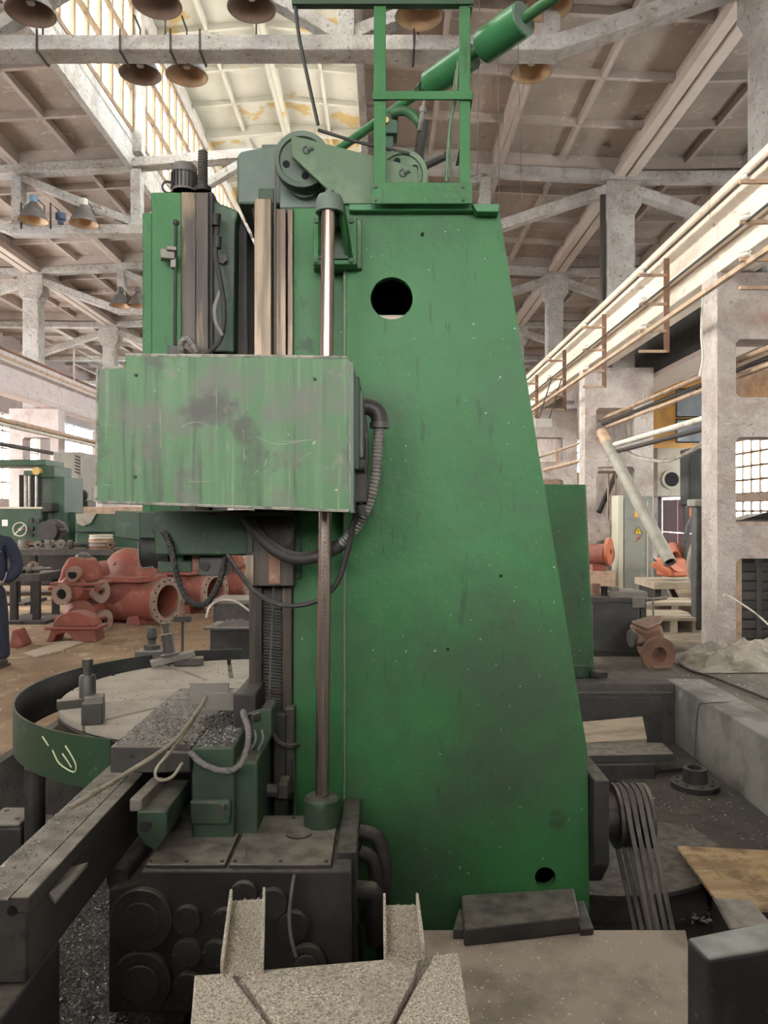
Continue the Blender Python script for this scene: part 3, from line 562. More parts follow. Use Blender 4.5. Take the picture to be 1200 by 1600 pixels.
# --- guard frame on the column top
gf = thing('guard_frame', None, None, P(660, 318, 3.6)); gf.parent = mill; gf.location = WP[gf.name] - WP[mill.name]
tb = MB().pbox(580, 285, 738, 318, 3.60, 3.612).build('toe_board', 'green', gf, bevel=.002)
for x, y in ((587, 291), (587, 311), (724, 291), (724, 311)): MB().pcyl(x, y, 2.6, 3.592, 3.60, 8).build('bolt', 'dark_steel', gf)
for xa, xb, yb in ((584, 603, -40), (718, 735, -40)): MB().pbox(xa, yb, xb, 286, 3.615, 3.635).build('post', 'green', gf, bevel=.002)
MB().pbox(582, 142, 738, 155, 3.60, 3.614).build('cross_bar', 'green', gf, bevel=.002)
MB().pbox(456, -3, 740, 6, 3.60, 3.64).build('top_bar', 'green_dark', gf, bevel=.002)
for y in (143, -3): MB().box(PX(733, 3.6), PX(739, 3.6), 3.61, 4.3, PZ(y + 12, 3.6), PZ(y, 3.6)).build('return_bar', 'green_dark', gf, bevel=.002)
for x in (590, 726): MB().pbox(x - 6, -40, x + 6, 322, 4.3, 4.32).build('post', 'green_dark', gf, bevel=.002)
MB().tube([P(458, 2, 3.62), P(462, 12, 3.62), P(468, 62, 3.64), P(497, 196, 3.72)], .009, 6, sub=3).build('stay_rod', 'rod_dark', mill)
MB().tube([P(716, 95, 3.66), P(712, 150, 3.66), P(703, 200, 3.66), P(697, 284, 3.66)], .008, 6).build('stay_rod', 'green_pale', mill)
MB().tube([P(713, 110, 3.7), P(703, 195, 3.7), P(706, 284, 3.7)], .006, 6, sub=2).build('stay_rod', 'green_pale', mill)
# --- balance arm
ba = MB().cyl(P(528, 234, 4.60), P(885, -18, 3.40), .026, n=14).build('balance_arm', 'green', mill)
A0, A1 = P(528, 234, 4.60), P(885, -18, 3.40)
def on_arm(x):
    k = (x - 600) / 1200; t = (k * A0.y - A0.x) / ((A1.x - A0.x) - k * (A1.y - A0.y)); return A0.lerp(A1, t)
for xa, xb, r in ((672, 735, .070), (755, 818, .080)):
    a, b = on_arm(xa), on_arm(xb); w_ = MB().cyl(a, b, r, n=32).build('counterweight', 'green_bright', ba, bevel=.005)
    MB().cyl(b, b + (b - a).normalized() * .004, r * .97, n=32).build('weight_face', 'grey_green', ba)
MB().cyl(on_arm(655), on_arm(662), .04, n=8).build('lock_nut', 'green_dark', ba)
MB().pbox(597, 205, 615, 250, 4.15, 4.21).build('arm_post', 'teal_green', ba, bevel=.004)
MB().pbox(596, 176, 622, 208, 4.12, 4.24).build('arm_clamp', 'teal_green', ba, bevel=.006)
MB().pcyl(603, 187, 5, 4.10, 4.13, 8).build('clamp_bolt', 'yellow_sheave', ba)
MB().tube([P(612, 176, 4.1), P(632, 174, 4.08), P(648, 183, 4.05), P(657, 196, 4.02)], .026, 12).build('bent_pipe', 'green', ba)
MB().cyl(P(664, 188, 4.02), P(652, 262, 4.1), .032, n=12).build('drop_tube', 'dark_steel', ba)
MB().cyl(P(650, 266, 4.05), P(697, 243, 3.95), .022, n=8).build('cross_tube', 'dark_steel', ba)
hk = MB(); hk.cyl(P(663, 152, 3.9), P(661, 176, 3.9), .008, n=8); hk.cyl(P(661, 168, 3.9), P(660, 176, 3.9), .018, n=10); hk.cyl(P(660, 176, 3.9), P(655, 205, 3.9), .012, n=10); hk.build('grease_fitting', 'hose_grey', ba)
# --- vertical feed screw with its bearing brackets
MB().cyl(P(513, 318, 3.36), P(503, 1262, 3.36), .030, n=20).build('feed_shaft', 'chrome_rod', mill)
MB().pbox(521, 330, 523, 1245, 3.345, 3.36)
br = thing('shaft_bracket', None, None, P(528, 380, 3.6)); br.parent = mill; br.location = WP[br.name] - WP[mill.name]
MB().pbox(489, 340, 558, 413, 3.60, 3.66).build('bracket_plate', 'green', br, bevel=.005)
MB().pbox(489, 343, 565, 419, 3.66, 3.74).build('bracket_pad', 'green_pale', br, bevel=.005)
for x, y in ((494, 344), (549, 344), (494, 406), (549, 406)): MB().pcyl(x, y, 4.2, 3.588, 3.602, 6).build('bolt', 'green_dark', br)
hd = MB(); hd.prism([P(527, 318, 3.36), P(535, 322, 3.5), P(548, 404, 3.6), P(540, 404, 3.6)], (.012, 0, 0)); hd.prism([P(498, 322, 3.36), P(497, 322, 3.6), P(497, 404, 3.6)], (.012, 0, 0))
hd.build('bracket_web', 'green', br)
MB().pprism([(500, 325), (538, 325), (544, 404), (498, 404)], 3.585, 3.60).build('bracket_back', 'green_dark', br)
cp = MB().lathe(P(515, 334, 3.38), (0, 0, 1), [(.048, .0), (.062, .002), (.062, .05), (.052, .075), (.02, .085), (.02, .10), (.0, .10)], 24); cp.box(PX(500, 3.4), PX(533, 3.4), 3.40, 3.62, PZ(330, 3.4), PZ(312, 3.4)); cp.build('bearing_cap', 'grey_green', br)
MB().lathe(P(503, 1288, 3.36), (0, 0, 1), [(0, 0), (.078, 0), (.078, .115), (.068, .125), (.030, .125)], 28).build('shaft_cup', 'green_dark', mill)
# --- the cross-rail end box
DB = 3.05
bx = MB().pprism([(152, 574), (195, 572), (196, 553), (544, 556), (551, 564), (551, 797), (546, 801), (300, 792), (160, 787), (149, 782)], DB, 3.55).build('feed_box', 'green_box', mill, bevel=.014, seg=3)
MB().pprism([(547, 566), (553, 570), (553, 802), (547, 802)], DB - .004, 3.56).build('box_edge', 'grey_green', bx, bevel=.004)
MB().box(PX(551, DB), -.100, 3.14, 3.50, PZ(735, 3.2), PZ(592, 3.2)).build('side_cover', 'green_dark', bx, bevel=.006)
MB().box(-.102, -.088, 3.2, 3.46, PZ(715, 3.2), PZ(610, 3.2)).build('side_plate', 'grey_green', bx, bevel=.004)
MB().box(PX(551, DB), -.07, 3.2, 3.3, PZ(785, 3.2), PZ(740, 3.2)).build('limit_switch', 'black_iron', bx, bevel=.006)
MB().cyl(P(556, 728, 3.2), P(570, 728, 3.2), .026, n=14).build('switch_gland', 'black_iron', bx)
MB().cyl(P(562, 790, 3.2), P(566, 806, 3.2), .022, n=12).build('switch_gland', 'black_iron', bx)
for x, y in ((212, 586), (210, 745), (492, 592)): MB().pcyl(x, y, 2.6, DB - .006, DB + .01, 8).build('screw', 'black_iron', bx)
sl = MB()
for k in range(8): sl.box(-.088, -.084, 3.21 + k * .03, 3.222 + k * .03, PZ(700, 3.2), PZ(625, 3.2))
sl.build('louvre', 'black_iron', bx)
for pts_ in ([(197, 555), (300, 556), (420, 557), (541, 559)], [(549, 566), (549, 640), (548, 720), (549, 796)], [(153, 784), (300, 789), (430, 794), (545, 798)], [(153, 577), (152, 680), (151, 782)], [(155, 576), (195, 574)]):
    MB().tube([P(x, y, DB + .0035) for x, y in pts_], .0072, 6, sub=4).build('worn_edge', 'worn_paint', bx)
rs = random.Random(5)
for pts_ in ([(284, 667), (296, 661), (312, 660), (328, 666)], [(398, 682), (420, 690), (440, 694), (475, 688)], [(412, 730), (420, 712), (430, 700)], [(468, 720), (486, 706)], [(294, 753), (330, 752)], [(398, 740), (404, 734)], [(354, 690), (356, 704)], [(440, 690), (492, 687)], [(160, 757), (176, 759)], [(380, 672), (382, 720)], [(250, 640), (251, 700)], [(338, 600), (339, 672)]):
    MB().tube([P(x, y, DB) for x, y in pts_], .0010, 4, sub=4).build('scratch', 'worn_paint', bx)
el = thing('hose_elbow', None, None, P(580, 645, 3.3)); el.parent = mill; el.location = WP[el.name] - WP[mill.name]
MB().tube([P(560, 637, 3.3), P(576, 636, 3.3), P(588, 643, 3.3), P(593, 656, 3.3), P(593, 668, 3.3)], .036, 16).build('elbow_pipe', 'rubber', el)
MB().cyl(P(560, 637, 3.3), P(568, 637, 3.3), .046, n=18).build('clamp_ring', 'black_iron', el)
MB().cyl(P(593, 660, 3.3), P(593, 669, 3.3), .042, n=18).build('clamp_ring', 'dark_steel', el)
MB().tube([P(592, 666, 3.3), P(589, 715, 3.3), P(582, 765, 3.31), P(566, 808, 3.34), P(545, 838, 3.38), P(524, 856, 3.42)], .0245, 12, corr=.016).build('corrugated_hose', 'hose_grey', mill)
MB().tube([P(535, 850, 3.40), P(505, 866, 3.43), P(468, 873, 3.46), P(432, 860, 3.50), P(402, 832, 3.55), P(385, 808, 3.6)], .030, 12).build('rubber_hose', 'rubber', mill)
MB().tube([P(568, 652, 3.28), P(572, 700, 3.28), P(567, 760, 3.29), P(552, 820, 3.33), P(541, 872, 3.36), P(522, 918, 3.38), P(486, 942, 3.40), P(440, 945, 3.44), P(400, 926, 3.5), P(374, 895, 3.6), P(356, 868, 3.7)], .012, 8).build('cable', 'rubber', mill)
MB().tube([P(450, 810, 3.62), P(458, 830, 3.6), P(452, 850, 3.6), P(438, 858, 3.6)], .007, 6).build('cable', 'rubber', mill)
# --- cross rail and clamp behind the box
cr = MB().box(PX(340, 3.6), PX(395, 3.75), 3.56, 5.3, 1.76, 2.40).build('cross_rail', 'green_dark', mill, bevel=.01)
MB().pbox(325, 800, 458, 806, 3.50, 3.7).build('rail_lip', 'dark_steel', cr, bevel=.003)
MB().pbox(240, 797, 390, 868, 3.75, 4.6).build('rail_underside', 'green_dark', cr, bevel=.01)
sb = MB(); sb.pbox(384, 806, 459, 916, 3.64, 3.74); clamp = sb.build('way_clamp', 'way_dark', mill, bevel=.005)
MB().pbox(384, 868, 396, 915, 3.625, 3.64).build('wiper_strip', 'way', clamp)
MB().pbox(420, 862, 438, 912, 3.63, 3.64).build('wiper_strip', 'rust_steel', clamp)
MB().pbox(388, 806, 394, 862, 3.62, 3.64).build('clamp_edge', 'green_dark', clamp)
for y in (850, 893): MB().pcyl(464, y, 3, 3.70, 3.75, 6).build('clamp_bolt', 'black_iron', clamp)
MB().pbox(458, 808, 470, 905, 3.72, 3.77).build('gib_keep', 'green_dark', clamp, bevel=.003)
# --- ram head above and below the box
DH = 4.05
rh = MB().pbox(236, 300, 284, 830, DH, 4.5).build('ram_head', 'green', mill, bevel=.008)
MB().pbox(222, 332, 238, 830, DH + .03, 4.5).build('head_flank', 'green', rh, bevel=.008)
MB().pbox(283, 300, 306, 820, DH - .01, 4.4).build('ram_slide', 'way_dark', rh, bevel=.004)
MB().pbox(305, 300, 326, 860, DH - .04, 4.4).build('ram_bar', 'way_dark', rh, bevel=.006)
MB().pbox(325, 300, 333, 820, DH - .02, 4.4).build('ram_gib', 'black_iron', rh, bevel=.004)
MB().pprism([(331, 310), (345, 318), (356, 322), (372, 330), (368, 350), (366, 550), (331, 550)], DH, 4.4).build('ram_casing', 'green_dark', rh, bevel=.008)
MB().pprism([(372, 330), (386, 360), (388, 560), (364, 560), (362, 352)], DH + .1, 4.5).build('ram_shroud', 'black_iron', rh, bevel=.006)
mt = MB().lathe(P(288, 300, 4.15), (0, 0, 1), [(.062, 0), (.062, .09), (.068, .095), (.068, .125), (.055, .145), (.0, .15)], 24).build('feed_motor', 'lamp_shell', rh)
fin = MB()
for k in range(20):
    a = 2 * math.pi * k / 20; c = P(288, 297, 4.15) + V((math.cos(a) * .064, math.sin(a) * .064, .045)); fin.obox(c, (.016, .005, .085), rz=a)
fin.build('motor_fins', 'black_iron', rh)
MB().tube([P(317, 300, 4.08), P(317, 236, 4.08)], .027, 14, sub=1, corr=.014).build('lead_screw', 'dark_steel', rh)
MB().cyl(P(317, 300, 4.08), P(317, 293, 4.08), .045, n=16).build('screw_collar', 'black_iron', rh)
MB().lathe(P(263, 293, 4.15), (.3, -1, 0), [(.026, -.006), (.036, -.006), (.036, .006), (.026, .006)], 20, closed=True).build('lifting_eye', 'black_iron', rh)
tr = MB(); tr.cyl(P(275, 346, 3.98), P(273, 552, 3.98), .009, n=8); tr.sphere(P(275, 348, 3.98), .018, 10); tr.build('trip_rod', 'black_iron', rh)
tg = MB(); tg.obox(P(262, 399, 3.98), (.07, .06, .05), rz=.3); tg.obox(P(268, 390, 3.96), (.05, .05, .02), rz=.3); tg.obox(P(272, 412, 3.99), (.03, .04, .05)); tg.build('trip_dog', 'grey_steel', rh, bevel=.004)
MB().pbox(262, 540, 285, 553, 3.95, 4.05).build('dog_block', 'dark_steel', rh, bevel=.004)
MB().tube([P(342, 335, 4.0), P(338, 370, 3.97), P(337, 400, 3.96), P(346, 450, 3.96), P(350, 490, 3.96), P(344, 530, 3.97), P(326, 552, 3.98)], .013, 8).build('oil_hose', 'black_iron', rh)
MB().tube([P(345, 455, 3.97), P(336, 480, 3.95), P(338, 505, 3.95), P(348, 525, 3.96)], .013, 8, corr=.012).build('oil_hose', 'hose_grey', rh)
MB().tube([P(284, 556, 3.9), P(284, 535, 3.88), P(293, 530, 3.87), P(304, 545, 3.87), P(308, 560, 3.9)], .018, 8, corr=.012).build('oil_hose', 'hose_grey', rh)
for x, y in ((338, 335), (340, 370)): MB().cyl(P(x, y, 3.97), P(x - 1, y + 18, 3.97), .022, n=10).build('hose_union', 'black_iron', rh)
MB().pcyl(347, 404, 8, 4.02, 4.06, 6).build('hex_bolt', 'dark_steel', rh)
MB().pprism([(179, 798), (218, 800), (243, 800), (243, 842), (215, 845), (177, 840)], 3.95, 4.5).build('head_base', 'green_mid', rh, bevel=.008)
MB().pbox(217, 800, 275, 842, 3.90, 4.3).build('head_side', 'green_dark', rh, bevel=.008)
MB().cyl(P(225, 860, 4.0), P(268, 858, 4.0), .095, n=24).build('head_motor', 'black_iron', rh)
MB().pprism([(272, 852), (295, 846), (328, 850), (328, 880), (272, 880)], 3.95, 4.4).build('tool_slide', 'green_dark', rh, bevel=.006)
MB().pbox(277, 866, 287, 881, 3.92, 3.95).build('slide_key', 'green_bright', rh, bevel=.003)
MB().pbox(246, 877, 300, 894, 3.88, 4.2).build('tool_block', 'green_dark', rh, bevel=.005)
MB().pbox(300, 867, 312, 893, 3.88, 4.2).build('tool_end', 'rust_steel', rh, bevel=.004)
tb2 = MB().pbox(310, 869, 352, 900, 3.84, 4.0).build('terminal_box', 'dark_steel', rh, bevel=.005)
MB().pcyl(319, 885, 7, 3.825, 3.84, 16).build('terminal_socket', 'black_iron', rh)
MB().tube([P(216, 847, 3.9), P(217, 888, 3.9), P(240, 886, 3.9)], .0035, 6, sub=1).build('oil_pipe', 'hose_grey', rh)
MB().tube([P(242, 828, 3.8), P(258, 834, 3.75), P(268, 860, 3.72), P(278, 905, 3.7), P(296, 940, 3.7), P(322, 942, 3.7), P(342, 912, 3.72), P(353, 870, 3.75)], .0165, 10, corr=.011).build('head_conduit', 'rubber', mill)
# --- side head
DS = 3.22
sh = MB().pbox(299, 1168, 366, 1500, DS, 4.1).build('side_head', 'green_mid', mill, bevel=.01)
MB().pbox(360, 1190, 402, 1500, DS + .04, 3.72).build('side_head_flank', 'green_mid', sh, bevel=.012)
sa = MB().box(-1.148, -.81, DS, 4.30, PZ(1208, DS), PZ(1167, DS)).build('saddle_slab', 'dark_steel', sh, bevel=.006)
for x in (205, 241): MB().pcyl(x, 1182, 3, DS - .008, DS, 8).build('bolt', 'black_iron', sh)
MB().pbox(258, 1176, 296, 1206, DS - .03, DS).build('gib_block', 'dark_steel', sh, bevel=.004)
MB().pbox(296, 1252, 360, 1290, DS - .03, DS).build('foot_pad', 'green_mid', sh, bevel=.01)
MB().pcyl(345, 1265, 7, DS - .045, DS - .03, 6).build('pad_bolt', 'dark_steel', sh)
MB().pbox(365, 1085, 400, 1170, 3.5, 3.9).build('rack_guard', 'black_iron', sh, bevel=.008)
for (x0, y0, x1, y1, D, rz) in ((297, 1067, 358, 1103, 3.95, .04), (322, 1082, 366, 1110, 3.75, -.06)):
    c = P((x0 + x1) / 2, (y0 + y1) / 2, D); MB().obox(c, ((x1 - x0) / 1200 * D, .008, (y1 - y0) / 1200 * D), rz=rz).build('wiper_plate', 'grey_steel', sh, bevel=.003)
# dusty chips heaped on the saddle
def flakes(name, n, fx, size, parent, mat='chip_flake', seed=1):
    rnd = random.Random(seed); mb = MB()
    for _ in range(n):
        x, y, z = fx(rnd); s_ = size * rnd.uniform(.5, 1.6)
        a, b, c = rnd.uniform(0, 6.3), rnd.uniform(-.6, .6), rnd.uniform(-.6, .6)
        m_ = Matrix.Rotation(a, 3, 'Z') @ Matrix.Rotation(b, 3, 'X') @ Matrix.Rotation(c, 3, 'Y'); o_ = V((x, y, z)); L_ = rnd.uniform(.5, 1.3)
        q = [(-s_ * L_, -s_ * .3, 0), (s_ * L_ * rnd.uniform(.5, 1), -s_ * rnd.uniform(.1, .6), 0), (s_ * L_ * rnd.uniform(.2, 1), s_ * rnd.uniform(.2, .7), 0), (-s_ * L_ * rnd.uniform(.2, .8), s_ * rnd.uniform(.1, .6), 0), (0, 0, s_ * .5)]
        mb.add([o_ + m_ @ V(t) for t in q], [(3, 2, 1, 0), (0, 1, 4), (1, 2, 4), (2, 3, 4), (3, 0, 4)])
    o = mb.build(name, mat, parent); o['kind'] = 'stuff'; return o
TZ = PZ(1168, DS)
flakes('metal_chips', 3200, lambda r: (r.uniform(-1.14, -.64), 3.23 + abs(r.gauss(.35, .35)) % 1.05, TZ + r.uniform(0, .008)), .006, sh, seed=3)
def clump(r):
    a = r.gauss(0, .08), r.gauss(0, .1); return (-.76 + a[0] * .8, 3.62 + a[1], TZ + .002 + max(0, .035 - abs(a[0]) * .2 - abs(a[1]) * .15) * r.random())
flakes('chip_clump', 500, clump, .009, sh, 'dark_steel', 4)
# ram beam of the side head running towards the camera
rb = MB().box(-1.25, -1.06, 2.28, 4.2, PZ(1537, 2.28), PZ(1405, 2.28)).build('side_ram', 'dark_steel', mill, bevel=.006)
MB().box(-1.115, -1.108, 2.279, 3.34, PZ(1405, 2.28) - .002, PZ(1405, 2.28) + .003).build('ram_groove', 'shadow_hole', rb)
MB().box(-1.107, -1.052, 2.275, 3.34, PZ(1405, 2.28) - .04, PZ(1405, 2.28) + .008).build('ram_strip', 'dark_steel', rb, bevel=.004)
MB().pcyl(18, 1424, 7.5, 2.27, 2.29, 16).build('end_hole', 'shadow_hole', rb)
MB().cyl((-1.3, 2.278, PZ(1500, 2.28)), (-1.3, 2.285, PZ(1500, 2.28)), .12, n=30).build('end_cover', 'black_iron', rb)
MB().prism([(-1.06, 2.43, 1.7 - 1.15 - .055), (-1.06, 2.60, 1.7 - 1.15 - .05), (-1.01, 2.62, 1.7 - 1.15 - .045), (-1.045, 2.44, 1.7 - 1.15 - .085)], (0, 0, -.012)).build('chip_ledge', 'grey_steel', rb)
flakes('ram_chips', 500, lambda r: (r.uniform(-1.245, -1.06), r.uniform(2.3, 3.3), PZ(1405, 2.28) + .003), .005, rb, seed=9)
MB().box(-1.8, -1.065, 1.9, 2.53, -.72, PZ(1537, 2.28) - .01).build('ram_pedestal', 'black_iron', mill, bevel=.01)
MB().cyl((-1.06 + .02, 3.0, 1.7 - 1.44), (-1.03, 3.3, 1.7 - 1.44), .045, n=14).build('ram_roller', 'black_iron', rb)
ab = MB().prism([P(214, 1268, 3.0), P(260, 1268, 3.0), P(261, 1305, 3.0), P(243, 1331, 3.0), P(222, 1318, 3.0), P(213, 1300, 3.0)], (0, .36, 0)).build('stop_bar', 'green_mid', mill, bevel=.006)
MB().pcyl(226, 1292, 9, 2.985, 3.0, 16).build('stop_boss', 'black_iron', ab)
MB().obox(P(230, 1240, 3.15), (.05, .26, .05), rz=-.05).build('stop_rail', 'grey_steel', ab, bevel=.006)
# bent coolant pipes and conduits on the side head
MB().tube([P(108, 1263, 2.75), P(190, 1213, 2.95), P(270, 1160, 3.18), P(310, 1110, 3.5), P(322, 1090, 3.66)], .0095, 10, sub=5).build('coolant_pipe', 'pipe_tan', mill)
MB().tube([P(321, 1092, 3.64), P(300, 1130, 3.4), P(270, 1170, 3.12), P(247, 1197, 3.05), P(243, 1213, 3.03), P(253, 1219, 3.02), P(270, 1213, 3.0), P(285, 1192, 3.0)], .0065, 8, sub=6).build('coolant_pipe', 'pipe_tan', mill)
MB().tube([P(298, 1176, 3.19), P(315, 1192, 3.15), P(345, 1204, 3.13), P(372, 1198, 3.13), P(386, 1170, 3.15), P(388, 1140, 3.2), P(382, 1120, 3.28), P(380, 1112, 3.36)], .014, 10, corr=.009).build('armoured_conduit', 'hose_grey', mill)
jb = MB().pprism([(394, 1128), (408, 1108), (424, 1108), (424, 1150), (410, 1180), (394, 1180)], 3.42, 3.6).build('junction_block', 'green_mid', mill, bevel=.008)
for k in range(2): MB().obox(P(402 + k * 9, 1116, 3.45), (.02, .16, .035), rz=-.5).build('terminal_strip', 'dark_steel', mill, bevel=.003)
for x in (398, 409): MB().tube([P(x, 1140, 3.41), P(x + 2, 1155, 3.40), P(x - 6, 1172, 3.40)], .005, 6).build('small_pipe', 'hose_grey', mill)
MB().pbox(428, 1118, 446, 1290, 3.62, 3.74).build('way_cover', 'black_iron', mill, bevel=.006)
MB().pbox(444, 1108, 459, 1240, 3.66, 3.76).build('way_bracket', 'dark_steel', mill, bevel=.006)
MB().tube([P(426, 1145, 3.55), P(436, 1160, 3.54), P(452, 1166, 3.55), P(466, 1164, 3.6)], .012, 8).build('cable', 'black_iron', mill)
MB().tube([P(456, 1186, 3.6), P(460, 1220, 3.58), P(466, 1290, 3.58)], .007, 6).build('cable', 'black_iron', mill)
MB().cyl(P(402, 1235, 3.55), P(445, 1236, 3.55), .03, n=12).build('swivel_pin', 'dark_steel', mill)
MB().pbox(433, 1225, 450, 1250, 3.5, 3.62).build('swivel_lug', 'dark_steel', mill, bevel=.008)
# --- feed gearbox in the foreground
DG = 2.95; GT = PZ(1361, DG)
gb = MB().pprism([(219, 1361), (548, 1361), (548, 1583), (169, 1583), (169, 1392), (219, 1380)], DG, 3.5).build('gearbox', 'black_iron', mill, bevel=.008)
for (xa, xb) in ((-.925, -.615), (-.600, -.205)): MB().box(xa, xb, DG + .02, 3.45, GT, GT + .016).build('gearbox_lid', 'dark_steel', gb, bevel=.004)
MB().cyl((-.36, 3.25, GT + .016), (-.36, 3.25, GT + .024), .055, n=24).build('filler_cap', 'dark_steel', gb)
MB().box(PX(548, DG) - .06, PX(548, DG) + .02, 3.05, 3.62, -.4, GT + .03).build('gearbox_side', 'black_iron', gb, bevel=.006)
MB().tube([(-.545, 3.03, GT + .016), (-.545, 3.03, GT + .06)], .004, 6, sub=1).build('dipstick', 'grey_steel', gb)
lb = MB()
for xa, xb in ((-.925, -.615), (-.600, -.205)):
    for u in (.05, .5, .95):
        for yy in (DG + .045, 3.42): lb.cyl((xa + (xb - xa) * u, yy, GT + .016), (xa + (xb - xa) * u, yy, GT + .021), .008, n=8)
lb.build('lid_screws', 'black_iron', gb)
def cover(x, y, r, th=.03, inner=None, flat=None):
    c = P(x, y, DG); rr = r / 1200 * DG
    m = MB().cyl(c + V((0, -th, 0)), c, rr, n=28); disc_bolts(m, c + V((0, -th, 0)), (0, -1, 0), rr * .78, 3, .007, .006, random.uniform(0, 2)); o = m.build('bearing_cover', 'black_iron', gb, bevel=.003)
    if inner: MB().cyl(c + V((0, -th - .012, 0)), c + V((0, -th, 0)), inner / 1200 * DG, n=24).build('cover_boss', 'black_iron', gb, bevel=.003)
for a in ((224, 1432, 48, .035, 30), (294, 1434, 22), (294, 1486, 23), (382, 1396, 22), (427, 1408, 23), (459, 1444, 24), (352, 1436, 20), (338, 1487, 21), (224, 1528, 46, .035, 29), (294, 1537, 22), (480, 1502, 30, .03, 18)): cover(*a)
MB().tube([P(460, 1368, DG - .005), P(457, 1385, DG - .05), P(452, 1430, DG - .06), P(455, 1465, DG - .06), P(463, 1495, DG - .05)], .007, 8).build('oil_line', 'hose_grey', gb)
# pipes behind the gearbox
for pts, r in (([P(545, 1392, 3.1), P(572, 1392, 3.1), P(584, 1402, 3.12), P(584, 1470, 3.2)], .038), ([P(560, 1300, 3.35), P(590, 1310, 3.35), P(600, 1350, 3.35), P(597, 1410, 3.35), P(600, 1500, 3.35)], .034), ([P(560, 1330, 3.3), P(582, 1345, 3.3), P(588, 1400, 3.3), P(570, 1440, 3.3)], .03)):
    MB().tube(pts, r, 12).build('oil_pipe', 'black_iron', mill)
MB().tube([P(555, 1440, 3.2), P(562, 1500, 3.2), P(566, 1580, 3.2)], .022, 10, corr=.02).build('oil_pipe', 'black_iron', mill)
# --- round table, its sectors and the guard
TC = V((-.92, 4.68, 0)); TR = .98; TT = .615
tbl = MB().lathe(TC, (0, 0, 1), [(0, TT - .035), (TR - .012, TT - .035), (TR - .012, TT - .05), (TR, TT - .05), (TR, TT - .14), (TR - .03, TT - .16), (TR - .03, TT - .30), (0, TT - .30)], 64).build('round_table', 'dark_steel', mill)
NS = 14
for k in range(NS):
    a0 = 2 * math.pi * k / NS; a1 = 2 * math.pi * (k + 1) / NS; g_ = .015; pts = []
    for r, rev in ((TR, False), (.34, True)):
        da = math.asin(g_ / r); arc = [a0 + da + (a1 - a0 - 2 * da) * i / 6 for i in range(7)]
        for a in (arc[::-1] if rev else arc): pts.append((TC.x + r * math.cos(a), TC.y + r * math.sin(a), TT - .036))
    MB().prism(pts, (0, 0, .036)).build('table_sector', 'table_top', tbl)
MB().cyl(TC + V((0, 0, TT - .036)), TC + V((0, 0, TT)), .34, n=40).build('table_centre', 'table_top', tbl)
MB().cyl(TC + V((0, 0, -.72)), TC + V((0, 0, TT - .3)), .84, n=48).build('table_base', 'black_iron', mill)
gr = MB(); GR = 1.21; GZ1, GZ0 = .658, .42; pts = []
for k in range(57): a = R(-106 - k * (139 / 56) ); pts.append((TC.x + GR * math.cos(a), TC.y + GR * math.sin(a)))
pts.append((PX(378, 5.86), 5.86))
pin = []
for i, (x, y) in enumerate(pts):
    d = V((TC.x - x, TC.y - y, 0)).normalized(); pin.append((x + d.x * .01, y + d.y * .01))
npt = len(pts); vs = [(x, y, z) for x, y in pts for z in (GZ0, GZ1)] + [(x, y, z) for x, y in pin for z in (GZ0, GZ1)]; o_ = 2 * npt; fs = []
for i in range(npt - 1):
    a, b = 2 * i, 2 * i + 2
    fs += [(a, b, b + 1, a + 1), (o_ + a, o_ + a + 1, o_ + b + 1, o_ + b), (a + 1, b + 1, o_ + b + 1, o_ + a + 1), (a, o_ + a, o_ + b, b)]
fs += [(0, 1, o_ + 1, o_), (2 * npt - 2, o_ + 2 * npt - 2, o_ + 2 * npt - 1, 2 * npt - 1)]
gr.add(vs, fs, False); guard = gr.build('table_guard', 'green_dark', mill)
li = MB(); pl2 = []
for x, y in pin: d = V((TC.x - x, TC.y - y, 0)).normalized(); pl2.append((x + d.x * .002, y + d.y * .002))
li.add([(x, y, z) for x, y in pl2 for z in (GZ0, GZ1 - .004)], [(2 * i, 2 * i + 1, 2 * i + 3, 2 * i + 2) for i in range(npt - 1)], True); li.build('guard_lining', 'black_iron', guard)
MB().cyl((-1.75, 3.85, -.72), (-1.75, 3.85, .42), .05, n=10).build('guard_leg', 'black_iron', guard)
def on_guard(a, z): return V((TC.x + (GR + .004) * math.cos(R(a)), TC.y + (GR + .004) * math.sin(R(a)), z))
for strokes in ([(-127, .615), (-124.5, .58)], [(-123, .565), (-120.5, .51), (-116, .485), (-115.2, .52), (-117, .57), (-118.5, .60)], [(-119.5, .56), (-117.8, .53), (-116.6, .505)]):
    MB().tube([on_guard(a, z) for a, z in strokes], .0035, 5, sub=4).build('chalk_mark', 'chalk', guard)
# --- belt drive on the far flank of the column
pc = V((1.27, 3.98, PZ(1274, 3.98))); pr = .148
fp = MB().prism([(.99, 3.62, PZ(1210, 3.7)), (.99, 4.3, PZ(1210, 3.7)), (.99, 4.3, PZ(1370, 3.7)), (.99, 3.75, PZ(1385, 3.7)), (.99, 3.62, PZ(1340, 3.7))], (.075, 0, 0)).build('drive_flange', 'black_iron', mill, bevel=.01)
MB().cyl((1.06, 3.98, pc.z), (1.20, 3.98, pc.z), .115, n=28).build('drive_hub', 'dark_steel', mill)
prof = [(.03, -.085), (pr + .012, -.085), (pr + .012, -.068)]
for k in range(4): h0 = -.066 + k * .034; prof += [(pr + .006, h0), (pr - .012, h0 + .008), (pr - .012, h0 + .022), (pr + .006, h0 + .030)]
prof += [(pr + .012, .072), (pr + .012, .09), (.03, .09)]
pul = MB().lathe(pc, (1, 0, 0), prof, 40, closed=True).build('belt_pulley', 'dark_steel', mill)
mc = V((1.27, 3.36, -.55)); mr = .10
